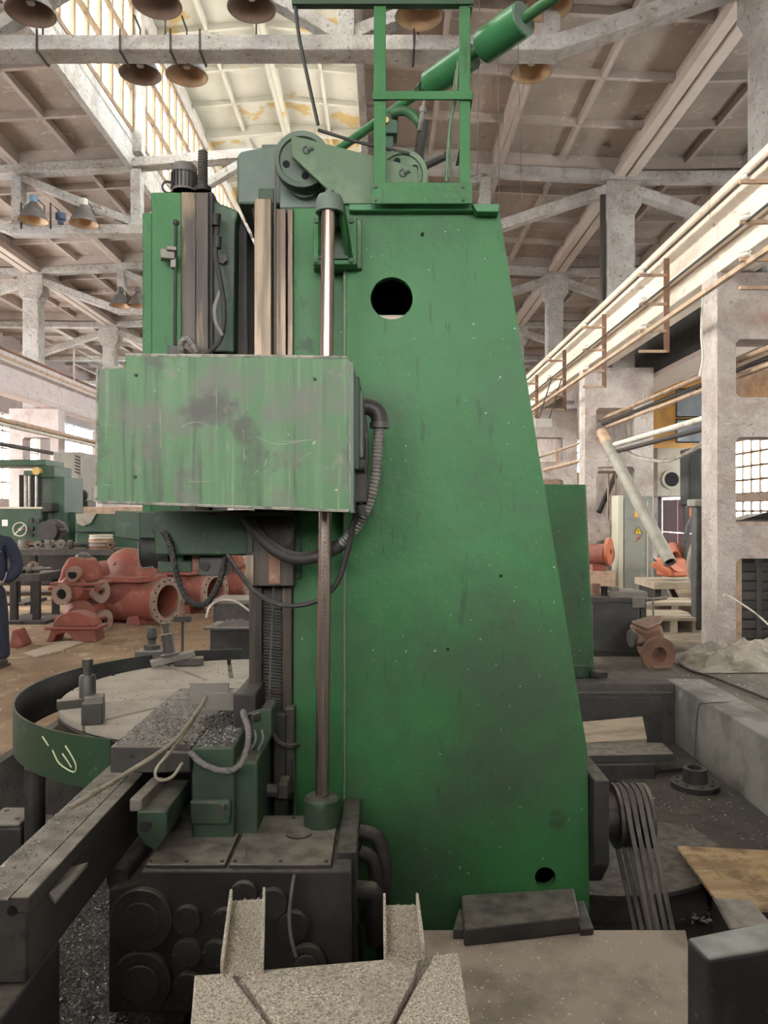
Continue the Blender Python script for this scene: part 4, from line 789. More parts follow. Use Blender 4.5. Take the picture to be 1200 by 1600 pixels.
MB().lathe(mc, (1, 0, 0), [(.02, -.08), (mr, -.08), (mr, .085), (.02, .085)], 28, closed=True).build('motor_pulley', 'dark_steel', mill)
MB().cyl(mc + V((-.45, 0, 0)), mc + V((-.09, 0, 0)), .13, n=24).build('drive_motor', 'black_iron', mill)
def belt(x):
    d = V((0, mc.y - pc.y, mc.z - pc.z)); L = d.length; base = math.atan2(d.z, d.y); off = math.acos((pr - mr) / L); pts = []
    for i in range(15): a = base + off + (2 * math.pi - 2 * off) * i / 14; pts.append((pc.y + pr * math.cos(a), pc.z + pr * math.sin(a)))
    for i in range(9): a = base - off + 2 * off * i / 8; pts.append((mc.y + mr * math.cos(a), mc.z + mr * math.sin(a)))
    m = MB(); n_ = len(pts); vs = []
    for i, (y, z) in enumerate(pts):
        y2, z2 = pts[(i + 1) % n_]; y0, z0 = pts[i - 1]; t = V((0, y2 - y0, z2 - z0)).normalized(); nn = V((0, -t.z, t.y))
        if nn.dot(V((0, y, z)) - V((0, pc.y, pc.z))) < 0 and i < 15: nn = -nn
        for dx, dn in ((-.011, 0), (.011, 0), (.011, .012), (-.011, .012)): vs.append(V((x + dx, y, z)) + nn * dn)
    fs = [(4 * i + j, 4 * i + (j + 1) % 4, 4 * ((i + 1) % n_) + (j + 1) % 4, 4 * ((i + 1) % n_) + j) for i in range(n_) for j in range(4)]
    m.add(vs, fs); return m.build('drive_belt', 'belt_rubber', mill)
for k in range(4): belt(pc.x - .05 + k * .034)

# ================================================================== FOREGROUND AND PIT
def PL(x, y, z): D = (CAMZ - z) * 1200 / (y - 800); return P(x, y, D)
def flat(mb, px, z, th):
    return mb.prism([PL(x, y, z) for x, y in px], (0, 0, -th))
# unseen back wall added to cut the light from the open rear end
wall('wall_back', 'unseen dark wall with tall windows, added behind the photographer to set the light', YB - .3, 'X', XL, XR, H(10.6), [(-13, -9.5, [(3.2, 6.0)]), (-7.3, -3.3, [(3.4, 7.2)]), (-1.2, 2.8, [(3.4, 7.2)]), (5.0, 8.5, [(3.2, 6.0)])], 'rust_steel')
mb_ = thing('light_blocker', 'unseen dark green blocker added behind the photographer to shade the column foot', 'light blocker', (0, -1.8, 0))  # unseen mass added to keep low daylight off the column foot
MB().box(-3.6, 3.6, -2.4, -1.2, 0, .8).build('bed', 'black_iron', mb_, bevel=.03)  # plain blocker boxes under machine part names
for a, b in ((-3.4, -.6), (.6, 3.4)): MB().box(a, b, -2.3, -1.3, .8, 2.35).build('housing', 'green_dark', mb_, bevel=.05)
MB().box(-.6, .6, -2.2, -1.5, .8, 2.2).build('saddle', 'black_iron', mb_, bevel=.05)

# steel plate bridging the pit
bp_ = MB().prism([(.14, 3.07, 0.0), (1.205, 3.07, 0.0), (1.04, 2.5, 0.0), (.98, .8, 0.0), (.10, .8, 0.0)], (0, 0, .03)).build('steel_plate', 'brown_plate', bevel=.004)
tag(bp_, 'rusty brown steel floor plate strewn with white crumbs', 'steel plate')
o = MB().box(.2, 1.0, 2.85, 3.0, -.72, 0.0).build('steel_trestle', 'black_iron', bevel=.01); tag(o, 'black steel support under the brown floor plate', 'support')
fx = lambda r: (r.uniform(.2, 1.05), r.uniform(2.0, 3.0), .033)
o = flakes('plate_crumbs', 420, fx, .0042, None, 'white_print', 21); tag(o, 'white crumbs scattered over the brown floor plate', 'debris', kind='stuff')
# black bar at the column foot
bar = thing('steel_bar', 'flat black steel bar lying at the foot of the column', 'steel bar', PL(810, 1440, .03))
MB().prism([PL(720, 1398, .1), PL(897, 1387, .1), PL(906, 1432, .1), PL(725, 1452, .1)], (0, 0, -.068)).build('bar_body', 'black_iron', bar, bevel=.008)
MB().prism([PL(896, 1408, .06), PL(912, 1406, .06), PL(928, 1450, .06), PL(906, 1452, .06)], (0, 0, -.03)).build('bar_end', 'black_iron', bar, bevel=.006)
MB().prism([PL(717, 1420, .07), PL(724, 1420, .07), PL(726, 1452, .07), PL(708, 1452, .07)], (0, 0, -.04)).build('bar_stop', 'black_iron', bar, bevel=.004)
# dusty slotted block with two channel irons
ZB = .55
blk = thing('slotted_block', 'pale dust-covered slotted steel block at the bottom edge', 'steel block', PL(515, 1600, ZB) - V((0, 0, ZB)))
flat(MB(), [(304, 1523), (716, 1488), (762, 1760), (285, 1760)], ZB - .03, .52).build('block_body', 'dusty_block', blk, bevel=.006)
for px in ([(304, 1523), (352, 1521), (364, 1526), (424, 1608), (500, 1760), (285, 1760)], [(372, 1520), (654, 1493), (650, 1512), (644, 1532), (632, 1552), (606, 1604), (560, 1760), (512, 1760), (434, 1606)], [(676, 1491), (716, 1488), (762, 1760), (572, 1760), (616, 1604), (642, 1556), (654, 1534), (672, 1504)]):
    flat(MB(), px, ZB, .03).build('block_face', 'dusty_block', blk, bevel=.004)
o = flakes('block_crumbs', 160, lambda r: (r.uniform(-.42, .16), r.uniform(1.62, 1.9), ZB + .002), .0028, blk, 'white_print', 31)
def channel(p0, p1, w, label):
    p0, p1 = V(p0), V(p1); d = (p1 - p0).normalized(); s_ = d.cross(V((0, 0, 1))).normalized(); t = thing('channel_iron', label, 'channel iron', (p0 + p1) / 2)
    MB().bar(p0 + V((0, 0, .004)), p1 + V((0, 0, .004)), w, .008).build('web', 'dusty_block', t)
    for k in (-1, 1): MB().bar(p0 + s_ * k * w / 2 + V((0, 0, .022)), p1 + s_ * k * w / 2 + V((0, 0, .022)), .008, .044).build('flange', 'dusty_block', t, bevel=.002)
    o = flakes('channel_chips', 260, lambda r: tuple(p0.lerp(p1, r.random()) + s_ * r.uniform(-.42, .42) * w + V((0, 0, .011))), .0045, t, 'dusty_block', int(p0.x * 100) + 50)
channel((-.352, 1.905, ZB), (-.412, 2.32, ZB - .03), .098, 'dusty channel iron jutting from the block towards the gearbox covers')
channel((.052, 1.97, ZB), (.050, 2.29, ZB - .03), .098, 'dusty channel iron jutting from the block below the oil pipes')
# dark iron block in the corner
cbk = thing('iron_block', 'dark painted iron block with a pale worn top in the bottom corner', 'iron block', (.98, 2.1, .03))
ZC = .55
pts = [PL(1072, 1464, ZC), PL(1108, 1499, ZC), PL(1330, 1462, ZC), PL(1300, 1418, ZC)]
MB().prism(pts, (0, 0, -.52)).build('block_body', 'light_block', cbk, bevel=.012, seg=3)
a, b = pts[0], pts[1]
for t, z in ((.45, .30),): c = a.lerp(b, t); nrm = (b - a).cross(V((0, 0, 1))).normalized() * -1; MB().cyl(V((c.x, c.y, z)) - nrm * .01, V((c.x, c.y, z)) + nrm * .003, .010, n=12).build('bolt_hole', 'shadow_hole', cbk)
ang = thing('angle_iron', 'black angle iron lying behind the corner block', 'angle iron', PL(1150, 1440, -.1))
MB().prism([PL(1113, 1403, .02), PL(1172, 1405, .02), PL(1205, 1442, .02), PL(1140, 1452, .02)], (0, 0, -.02)).build('top_leg', 'dark_steel', ang, bevel=.004)
MB().prism([PL(1113, 1403, .02), PL(1118, 1403, .02), PL(1146, 1452, .02), PL(1140, 1452, .02)], (0, 0, -.73)).build('side_leg', 'black_iron', ang)
# pit furniture
o = MB().box(1.95, 2.86, 3.8, 7.5, -.72, -.56).build('trim_2', 'pit_floor', bevel=.015); tag(o, 'low dusty concrete ledge along the pit kerb', 'ledge', kind='structure')
rp = MB(); pts = []
for k in range(25): t = R(-175 + k * 7.2); pts.append((1.32 + .84 * math.cos(t), 4.98 + .70 * math.sin(t), -.44))
pts += [(2.1, 5.2, -.44), (1.6, 5.5, -.44), (1.05, 5.5, -.44)]
rp.prism(pts, (0, 0, -.03)); o = rp.build('curved_plate', 'black_iron', bevel=.004); tag(o, 'dark curved steel plate lying behind the drive belts', 'steel plate')
o = MB().box(1.1, 1.9, 4.5, 5.3, -.72, -.47).build('sleeper', 'black_iron', bevel=.01); tag(o, 'black timber bearer under the curved plate', 'timber')
ply = MB().prism([PL(1058, 1321, -.40), PL(1235, 1330, -.40), PL(1262, 1424, -.40), PL(1126, 1416, -.40)], (0, 0, -.02)).build('plywood_sheet', 'wood', bevel=.003); tag(ply, 'stained yellow plywood sheet lying in the pit', 'plywood')
o = MB().box(2.0, 2.35, 4.2, 4.8, -.72, -.42).build('sleeper', 'black_iron', bevel=.01); tag(o, 'black bearer under the plywood sheet', 'timber')
o = MB().prism([PL(905, 1160, -.37), PL(1035, 1160, -.37), PL(1054, 1178, -.37), PL(905, 1181, -.37)], (0, 0, -.07)).build('steel_slab', 'dark_steel', bevel=.006); tag(o, 'thick dark steel slab lying across the pit', 'steel slab')
o = MB().box(1.7, 2.3, 6.5, 6.9, -.72, -.44).build('sleeper', 'black_iron', bevel=.01); tag(o, 'black bearer under the steel slab', 'timber')
wb_ = MB(); c0 = [P(905, 1128, 7.30), P(1004, 1119, 7.30), P(1011, 1154, 7.05), P(905, 1161, 7.05)]; nn = (c0[1] - c0[0]).cross(c0[3] - c0[0]).normalized()
wb_.prism(c0, nn * .05); o = wb_.build('plywood_offcut', 'old_wood', bevel=.004); tag(o, 'pale plywood offcut leaning against the far kerb of the pit', 'plywood')
flg = thing('flange_hub', 'black bolted flange hub standing on the pit ledge', 'flange', (2.55, 6.3, -.56))
FB = V((2.55, 6.3, -.56))
MB().lathe(FB, (0, 0, 1), [(0, 0), (.19, 0), (.19, .045), (.10, .05), (.092, .16), (.078, .165), (.06, .165), (.06, .02), (0, .02)], 36).build('hub', 'black_iron', flg)
for k in range(8): a = k * .785; MB().cyl(FB + V((math.cos(a) * .145, math.sin(a) * .145, .045)), FB + V((math.cos(a) * .145, math.sin(a) * .145, .049)), .014, n=10).build('bolt_hole', 'shadow_hole', flg)
cab = MB().tube([P(1085, 1195, 6.4), P(1088, 1140, 6.5), P(1092, 1104, 6.6), P(1105, 1098, 6.65), P(1150, 1096, 6.9), P(1200, 1092, 7.2)], .008, 6); o = cab.build('bent_rod', 'bracket_iron'); tag(o, 'thin bent rod hooked over the pale pit kerb', 'rod')
o = MB().tube([PL(905, 1205, -.55), PL(1000, 1207, -.55), PL(1080, 1200, -.55)], .01, 6, sub=4).build('steel_rod', 'bracket_iron'); tag(o, 'thin straight rod lying across the pit floor', 'rod')
o = MB().tube([PL(1028, 1274, -.58), PL(1060, 1285, -.60), PL(1090, 1298, -.62), PL(1115, 1318, -.6)], .016, 8).build('rubber_hose', 'rubber'); tag(o, 'grey hose snaking out behind the belt pulley', 'hose')
o = MB().tube([PL(925, 1238, -.3), PL(940, 1228, -.4), PL(952, 1240, -.5), PL(965, 1252, -.6)], .02, 8).build('cable', 'rubber'); tag(o, 'short black cable curling beside the column flank', 'cable')
fx = lambda r: (r.choice((1.86, 1.9)) + r.gauss(0, .1), r.uniform(4.4, 7.2), -.69 + r.random() * .05)
o = flakes('pit_rubble', 700, fx, .02, None, 'pit_wall', 41); tag(o, 'crumbled rubble filling the pit trench', 'rubble', kind='stuff')
o = flakes('pit_crumbs', 260, lambda r: (r.uniform(1.97, 2.82), r.uniform(4.3, 7.2), -.555), .0055, None, 'white_print', 43); tag(o, 'pale paint crumbs on the pit bottom', 'debris', kind='stuff')
# chip heap beside the gearbox
hp = MB(); NX, NY = 50, 50; vs = []
for j in range(NY + 1):
    for i in range(NX + 1):
        x = -2.58 + 1.75 * i / NX; y = 1.9 + 3.4 * j / NY; nz = mnoise.noise(V((x * 2.2, y * 2.2, .3))) * .06 + mnoise.noise(V((x * 11, y * 11, 3))) * .018
        e = min(i, NX - i, j, NY - j) / 6; vs.append((x, y, -.28 + nz - max(0, 1 - e) * .12))
hp.add(vs, [(j * (NX + 1) + i, j * (NX + 1) + i + 1, (j + 1) * (NX + 1) + i + 1, (j + 1) * (NX + 1) + i) for j in range(NY) for i in range(NX)], True)
heap = hp.build('chip_heap', 'chips'); tag(heap, 'heap of grey metal turnings below the side ram', 'metal chips', kind='stuff')
def hz(r):
    x = r.uniform(-2.1, -.9); y = r.uniform(2.5, 4.6); return (x, y, -.272 + mnoise.noise(V((x * 2.2, y * 2.2, .3))) * .06 + mnoise.noise(V((x * 11, y * 11, 3))) * .018)
flakes('loose_chips', 11000, hz, .0085, heap, seed=51)
# small castings beside the table guard
for (x0, x1, y0, y1, top, lab, pale) in ((-2.10, -1.90, 4.02, 4.24, .075, 'small black gear casting with a pale four-bolt lid below the table guard', True), (-2.36, -2.13, 3.95, 4.15, .03, 'second pale-lidded casting at the picture edge below the table guard', True)):
    t = thing('cast_housing', lab, 'casting', ((x0 + x1) / 2, (y0 + y1) / 2, -.3))
    MB().box(x0, x1, y0, y1, -.32, top - .03).build('housing_body', 'black_iron', t, bevel=.012)
    MB().box(x0 + .005, x1 - .005, y0 + .005, y1 - .005, top - .03, top).build('lid', 'grey_steel', t, bevel=.012)
    for a in (.22, .78):
        for b in (.25, .75): MB().cyl((x0 + (x1 - x0) * a, y0 + (y1 - y0) * b, top), (x0 + (x1 - x0) * a, y0 + (y1 - y0) * b, top + .004), .014, n=10).build('bolt', 'dark_steel', t)
t = thing('tool_plate', 'round-ended dull steel plate on a black block below the side ram', 'steel plate', (-1.95, 3.6, -.3))
MB().prism([(-2.4, 3.45, -.05), (-1.86, 3.48, -.05), (-1.78, 3.58, -.05), (-1.82, 3.68, -.05), (-1.95, 3.74, -.05), (-2.4, 3.72, -.05)], (0, 0, .02)).build('plate', 'grey_steel', t, bevel=.005)
MB().box(-2.4, -1.85, 3.5, 3.7, -.32, -.05).build('support', 'black_iron', t, bevel=.01)
# clamping jaws on the round table
def jaw(px, py, label, sc=1.0, rz=0.3):
    b = PL(px, py, TT); t = thing('clamping_jaw', label, 'clamp', b, 'clamps on the round table')
    def ob(name, c, s_, m, r=0): MB().obox(b + Matrix.Rotation(rz, 3, 'Z') @ (V(c) * sc), [k * sc for k in s_], rz=rz + r).build(name, m, t, bevel=.005 * sc)
    ob('jaw_body', (.02, 0, .06), (.11, .16, .12), 'dark_steel'); ob('jaw_step', (.03, -.02, .13), (.10, .09, .05), 'grey_steel'); ob('jaw_arm', (-.09, 0, .11), (.16, .06, .05), 'dark_steel', .2)
    o1 = b + V((-.02 * sc, 0.02, .12 * sc)); MB().lathe(o1, (0, 0, 1), [(.0, .0), (.045 * sc, 0), (.045 * sc, .13 * sc), (.038 * sc, .14 * sc), (.022 * sc, .14 * sc), (.022 * sc, .19 * sc), (.030 * sc, .19 * sc), (.030 * sc, .23 * sc), (.0, .23 * sc)], 20).build('jaw_screw', 'dark_steel', t)
    return t
jaw(140, 1128, 'stepped clamping jaw with a tall screw near the rim of the round table', .92, .25)
b = PL(270, 1042, TT); t = thing('clamping_jaw', 'tilted clamp bar with a tall screw at the far rim of the table', 'clamp', b, 'clamps on the round table')
MB().obox(b + V((0, 0, .06)), (.30, .09, .04), rz=.4, ry=-.18).build('clamp_bar', 'grey_steel', t, bevel=.006)
MB().obox(b + V((.1, .05, .03)), (.2, .1, .05), rz=.2).build('packing_block', 'dark_steel', t, bevel=.005)
MB().lathe(b + V((-.02, 0, .08)), (-.15, 0, 1), [(0, 0), (.065, 0), (.065, .012), (.04, .02), (.04, .15), (.022, .16), (.022, .2), (.028, .2), (.028, .23), (0, .23)], 20).build('clamp_screw', 'dark_steel', t)
b = P(231, 1018, 5.6); t = thing('spindle_tool', 'small black tool knob standing behind the table guard', 'tool', (b.x, b.y, .0))
MB().box(b.x - .1, b.x + .1, b.y, b.y + .2, 0, PZ(1018, 5.6)).build('stand', 'dark_steel', t, bevel=.01)
MB().lathe(b + V((0, .1, 0)), (0, 0, 1), [(0, 0), (.06, 0), (.06, .03), (.03, .04), (.028, .07), (.042, .09), (.03, .16), (0, .165)], 18).build('knob', 'black_iron', t)
b = P(285, 1030, 7.2); t = thing('probe_rod', 'thin upright rod with a clamp standing behind the table', 'rod', (b.x, b.y, 0))
MB().cyl((b.x, b.y, 0), (b.x, b.y, PZ(942, 7.2)), .014, n=8).build('rod', 'dark_steel', t)
MB().cyl((b.x, b.y, PZ(966, 7.2)), (b.x, b.y, PZ(940, 7.2)), .024, n=8).build('rod_sleeve', 'rust_steel', t)
MB().obox((b.x, b.y, PZ(967, 7.2)), (.16, .05, .05)).build('rod_clamp', 'black_iron', t, bevel=.006)
MB().cyl((b.x, b.y, 0), (b.x, b.y, .03), .12, n=16).build('rod_foot', 'black_iron', t)
o = flakes('table_chips', 420, lambda r: (TC.x + r.gauss(.0, .42), TC.y + r.gauss(.1, .38), TT + .003), .006, tbl, seed=61)

# ================================================================== BACKGROUND: LAMPS
def bell(loc, label, group, inside='lamp_inside', s_=1.0, strap=None, cap='lamp_cap', yaw=0, tilt=0):
    """loc = centre of the bell mouth"""
    t = thing('bell_lamp', label, 'lamp', loc, group); L = V(loc)
    prof = [(.055, .40), (.075, .36), (.13, .30), (.20, .20), (.255, .08), (.285, .012), (.292, .0)]
    MB().lathe(L, (0, 0, 1), [(r * s_, h * s_) for r, h in prof] + [(.298 * s_, .004 * s_), (.290 * s_, .02 * s_)], 32).build('lamp_shade', 'lamp_shell', t)
    MB().lathe(L, (0, 0, 1), [(0, .33 * s_)] + [(r * s_ - .008, (h - .008) * s_ + .004) for r, h in prof[1:-1]] + [(.286 * s_, .002)], 32).build('reflector', inside, t)
    MB().lathe(L, (0, 0, 1), [(0, .52 * s_), (.07 * s_, .51 * s_), (.085 * s_, .48 * s_), (.085 * s_, .38 * s_), (.05 * s_, .36 * s_)], 20).build('lamp_cap', cap, t)
    MB().lathe(L, (0, 0, 1), [(0, .10 * s_), (.05 * s_, .12 * s_), (.06 * s_, .18 * s_), (.03 * s_, .30 * s_)], 14).build('bulb', 'lamp_cap', t)
    if strap: MB().tube([L + V(p) for p in strap], .012, 6, sub=1).build('bracket', 'bracket_iron', t)
    t.rotation_euler = (tilt, 0, yaw); return t
GL = 'bell lamps on the near roof truss'
Zc = H(5.66)
for (x, y, D, ins, lab) in ((48, 21, 8.95, 'lamp_inside_dark', 'large brown bell lamp in the top corner over the truss chord'), (246, 8, 8.95, 'lamp_inside_dark', 'dark bell lamp over the chord between the lantern panes'), (393, 14, 8.95, 'lamp_inside_dark', 'grey-brown bell lamp over the chord, beside the bent stay rod'), (655, 27, 8.95, 'lamp_inside', 'tan bell lamp framed by the green guard posts'), (857, 12, 8.95, 'lamp_inside', 'golden bell lamp behind the tip of the balance arm')):
    c = P(x, y, D); dz = Zc - c.z
    bell(c, lab, GL, ins, .95, [(.0, .0, .50), (.0, .32, .50), (.0, .32, dz)])
for (x, y, D, ins, lab) in ((219, 117, 9.66, 'lamp_inside_dark', 'dark bell lamp under the chord against the bright panes'), (292, 119, 9.66, 'lamp_inside', 'brown bell lamp under the chord beside the yellow roof stains'), (830, 114, 9.66, 'lamp_inside', 'pale bell lamp under the chord beside the counterweights')):
    c = P(x, y, D); bell(c, lab, GL, ins, .88, [(.0, .0, .44), (.0, .0, .58), (.0, -.24, .60)])
for (x, y, D, lab, cap) in ((52, 345, 14.72, 'grey bell lamp with a blue cap at the picture edge on the second truss', 'blue_cap'), (131, 350, 14.72, 'grey bell lamp with a pale cap on the second truss', 'lamp_cap')):
    bell(P(x, y, D), lab, 'bell lamps on the second truss', 'lamp_inside', .94, [(.0, 0, .48), (.0, .48, .48), (.0, .48, .0)], cap)
for (x, y, D, lab) in ((188, 478, 20.7, 'small dark bell lamp farther down the hall, clear of the slide head'), (216, 478, 20.7, 'small dark bell lamp half hidden by the slide head')):
    bell(P(x, y, D), lab, 'bell lamps on the third truss', 'lamp_inside', .98, [(.0, 0, .48), (.0, .5, .5), (.0, .5, -.05)], 'lamp_shell')
for x, lab in ((95, 'blue ballast fitting on an iron frame between the two grey lamps'), (49, 'blue ballast fitting half hidden behind the edge lamp')):
    c = P(x, 350, 15.05); t = thing('ballast_fitting', lab, 'light fitting', c)
    MB().lathe(c, (0, 0, 1), [(0, 0), (.06, 0), (.06, .06), (.1, .08), (.1, .2), (.06, .22), (0, .22)], 16).build('ballast', 'blue_dark', t)
    MB().tube([c + V((-.2, 0, -.09)), c + V((-.2, 0, .42)), c + V((0, 0, .22))], .02, 6, sub=1).build('bracket', 'bracket_iron', t)
# clamps of the lamps wrapped round the near chord
for i, x in enumerate((57, 187, 266, 312, 647)):
    c = P(x, 78, 9.08); m = MB(); m.box(c.x - .012, c.x + .012, 9.085, 9.098, H(5.46), H(5.72)); m.box(c.x - .012, c.x + .012, 9.085, 9.42, H(5.455), H(5.468)); m.box(c.x - .012, c.x + .012, 9.41, 9.42, H(5.46), H(5.72))
    o = m.build('chord_clamp', 'bracket_iron'); tag(o, 'iron strap wrapped round the near truss chord, ' + ['first', 'second', 'third', 'fourth', 'fifth'][i] + ' from the corner lamp', 'strap', 'straps on the near chord')
# hanging wires
for i, (x0, x1) in enumerate(((720, 700), (755, 728), (790, 757))):
    o = MB().tube([P(x1 + 50, -40, 8.0), P(x0 + 25, 310, 8.6)], .004, 4, sub=1).build('hanging_wire', 'rope'); tag(o, 'thin hanging wire behind the counterweights, ' + ['nearest the guard post', 'middle of three', 'farthest from the guard post'][i], 'wire', 'wires behind the counterweights')

# ---- crane-rail conductor brackets, bars and pipes
for i, y in enumerate((7.6, 10.6, 13.6, 16.6, 19.6, 22.6, 25.6)):
    t = thing('conductor_bracket', 'rusty conductor bracket on the sunlit crane beam, ' + ['out by the picture edge', 'nearest fully in view', 'second in view', 'third in view', 'fourth in view', 'fifth in view', 'last in view'][i], 'bracket', (3.9, y, H(2.2)), 'conductor brackets')
    MB().box(3.86, 3.94, y - .006, y + .006, H(2.2), H(3.5)).build('upright', 'rust_steel', t)
    for h in (3.25, 2.85, 2.48, 2.2):
        a = MB().box(3.52, 3.90, y - .02, y + .02, H(h), H(h + .035)).build('arm', 'pipe_paint', t)
        if h > 2.3 and y < 20: MB().lathe((3.58, y, H(h + .035)), (0, 0, 1), [(0, 0), (.035, 0), (.05, .02), (.035, .04), (.05, .06), (.03, .085), (0, .09)], 12).build('insulator', 'insulator', a)
for i, (x, h, w_, hh, mt, lab) in enumerate(((3.60, 2.44, .05, .05, 'pipe_paint', 'brown conductor angle bar strung below the crane beam'), (3.58, 2.86, .02, .02, 'bracket_iron', 'thin conductor wire at mid height of the crane beam'), (3.58, 3.30, .02, .02, 'bracket_iron', 'thin conductor wire near the top of the crane beam'))):
    o = MB().box(x - w_ / 2, x + w_ / 2, 2, 30, H(h) - (.0 if i else .0), H(h + hh)).build('conductor_bar', mt); tag(o, lab, 'conductor')
o = MB().cyl((3.98, 2, H(3.18)), (3.98, 50, H(3.18)), .045, n=10).build('conduit_pipe', 'crane_beam'); tag(o, 'plastered conduit pipe running along the side of the crane beam', 'pipe')
for i, (x, h, r, y0, y1, mt, lab) in enumerate(((4.36, 1.86, .035, 7.0, 15.6, 'pipe_paint', 'rusty pipe through the pillar, topmost of three'), (4.44, 1.78, .03, 7.0, 15.6, 'bracket_iron', 'dark pipe through the pillar, middle of three'), (4.40, 1.68, .03, 7.0, 15.6, 'pipe_paint', 'rusty pipe through the pillar, lowest of three'), (4.40, 1.28, .05, 9.5, 14.8, 'pipe_white', 'pale lagged pipe sloping away behind the pillar'), (4.42, 1.15, .04, 9.5, 14.8, 'bracket_iron', 'black pipe just under the pale lagged pipe'), (4.4, 1.55, .03, 15.6, 40, 'pipe_paint', 'brown handrail pipe beyond the second pillar, upper'), (4.4, 1.15, .05, 15.6, 40, 'pipe_paint', 'brown pipe beyond the second pillar, lower'))):
    o = MB().cyl((x, y0, H(h)), (x, y1, H(h)), r, n=10).build('pipe_run', mt); tag(o, lab, 'pipe')
for i, y in enumerate((19.5, 22.5, 25.5)):
    o = MB().box(4.36, 4.44, y, y + .06, H(1.1), H(1.6)).build('rail_post', 'pipe_paint'); tag(o, 'brown pipe-rack post beyond the second pillar, ' + ['nearest', 'middle', 'farthest'][i] + ' of three', 'post', 'pipe rack posts')
o = MB().tube([P(975, 702, 14.2), P(1000, 715, 13.8), P(1040, 720, 13), P(1075, 707, 12), P(1100, 690, 11)], .03, 8).build('drooping_hose', 'pipe_white'); tag(o, 'pale hose drooping from the lagged pipe to the pillar', 'hose')
o = MB().tube([P(1098, 462, 9.05), P(1096, 520, 9.05), P(1098, 560, 9.05), P(1093, 588, 9.05)], .014, 6).build('hanging_cable', 'pipe_white'); tag(o, 'white cable tied down the edge of the pillar by the tarpaulin', 'cable')
o = MB().cyl(P(942, 305, 14.9), P(942, 480, 14.9), .055, n=12).build('drain_pipe', 'bracket_iron'); tag(o, 'black drain pipe dropping beside the upper pillar shaft', 'pipe')
# left side pipes
for i, (x, h, y0, y1, r, mt, lab) in enumerate(((-8.7, 2.1, 12, 45, .06, 'pipe_paint', 'rusty upper pipe past the lavender pillars'), (-8.75, 1.55, 12, 45, .05, 'bracket_iron', 'dark lower pipe past the lavender pillars'), (-8.72, 2.0, 12, 45, .05, 'pipe_white', 'pale pipe hugging the rusty upper pipe'))):
    o = MB().cyl((x, y0, H(h)), (x, y1, H(h)), r, n=10).build('pipe_run', mt); tag(o, lab, 'pipe')
# catwalk rail on the left crane beam
t = thing('catwalk_rail', 'white pipe handrail on the far crane beam beside the box', 'handrail', (-8.9, 26, H(3.8)))
for x0, y0 in ((-9.0, 22.3), (-9.0, 25.8)): MB().cyl((x0, y0, H(3.8)), (x0, y0, H(4.75)), .025, n=8).build('rail_post', 'pipe_white', t)
for h in (4.75, 4.3): MB().cyl((-9.0, 22.3, H(h)), (-9.0, 25.8, H(h)), .022, n=8).build('rail_bar', 'pipe_white', t)

# ---- right-hand aisle
gc = thing('control_cabinet', 'tall flat green control cabinet standing behind the tapered column', 'cabinet', P(890, 1060, 7.85))
MB().pprism([(835, 757), (916, 757), (929, 1059), (835, 1059)], 7.85, 8.5).build('cabinet_body', 'green', gc, bevel=.01)
MB().pprism([(836, 762), (914, 762), (926, 1040), (838, 1040)], 7.835, 7.85).build('cabinet_door', 'green', gc, bevel=.006)
MB().pbox(840, 1040, 930, 1060, 7.80, 7.85).build('plinth', 'green_dark', gc, bevel=.01)
o = MB().obox(P(936, 1053, 7.7), (.14, .12, .07), rz=.4).build('iron_lump', 'black_iron', bevel=.015); tag(o, 'small black iron lump beside the green cabinet foot', 'casting')
tk = thing('coolant_tank', 'low dark grey coolant tank on the floor past the green cabinet', 'tank', P(966, 1025, 9.05))
MB().pbox(926, 940, 1000, 1024, 9.05, 9.7).build('tank_body', 'tank_dark', tk, bevel=.02)
MB().pbox(922, 934, 1010, 942, 9.03, 9.72).build('tank_rim', 'tank_dark', tk, bevel=.006)
MB().pbox(1000, 942, 1011, 1010, 9.1, 9.7).build('tank_pipe', 'dark_steel', tk, bevel=.02)
MB().pbox(926, 1016, 1002, 1026, 9.04, 9.7).build('tank_foot', 'black_iron', tk, bevel=.004)
tk2 = thing('machine_vise', 'pale steel machine vise lying on the grey tank', 'vise', P(980, 934, 9.2))
for (x0, y0, x1, y1, D0, D1) in ((955, 925, 1012, 934, 9.1, 9.35), (956, 917, 968, 926, 9.15, 9.3), (966, 923, 1000, 929, 9.2, 9.5), (988, 934, 1008, 950, 9.0, 9.03)): MB().pbox(x0, y0, x1, y1, D0, D1).build('vise_piece', 'grey_steel', tk2, bevel=.008)
MB().cyl(P(1008, 938, 9.15), P(1042, 934, 9.1), .02, n=8).build('vise_screw', 'grey_steel', tk2)
MB().cyl(P(1020, 935, 9.1), P(1021, 962, 9.1), .01, n=6).build('vise_handle', 'grey_steel', tk2)
for (x, y0, y1, r, mt, lab) in ((931, 912, 934, 14, 'rust_steel', 'rusty sleeve standing on the tank'), (944, 916, 934, 12, 'black_iron', 'black block-shaped sleeve on the tank beside the vise')):
    c = P(x, y1, 9.3); rr = r / 1200 * 9.3 * .5; m = MB().lathe(c, (0, 0, 1), [(0, 0), (rr, 0), (rr * .9, .02), (rr * .8, .1), (rr, .14), (rr, (y1 - y0) / 1200 * 9.3), (rr * .6, (y1 - y0) / 1200 * 9.3), (rr * .6, .05), (0, .05)], 18); o = m.build('machined_sleeve', mt); tag(o, lab, 'casting')
ec = thing('electrical_cabinet', 'grey electrical cabinet with a yellow lightning warning triangle', 'cabinet', P(995, 933, 14.6))
MB().pbox(968, 775, 1020, 938, 14.6, 15.0).build('cabinet_body', 'cabinet_grey', ec, bevel=.01)
MB().pbox(975, 780, 1017, 930, 14.58, 14.6).build('cabinet_door', 'cabinet_grey', ec, bevel=.01)
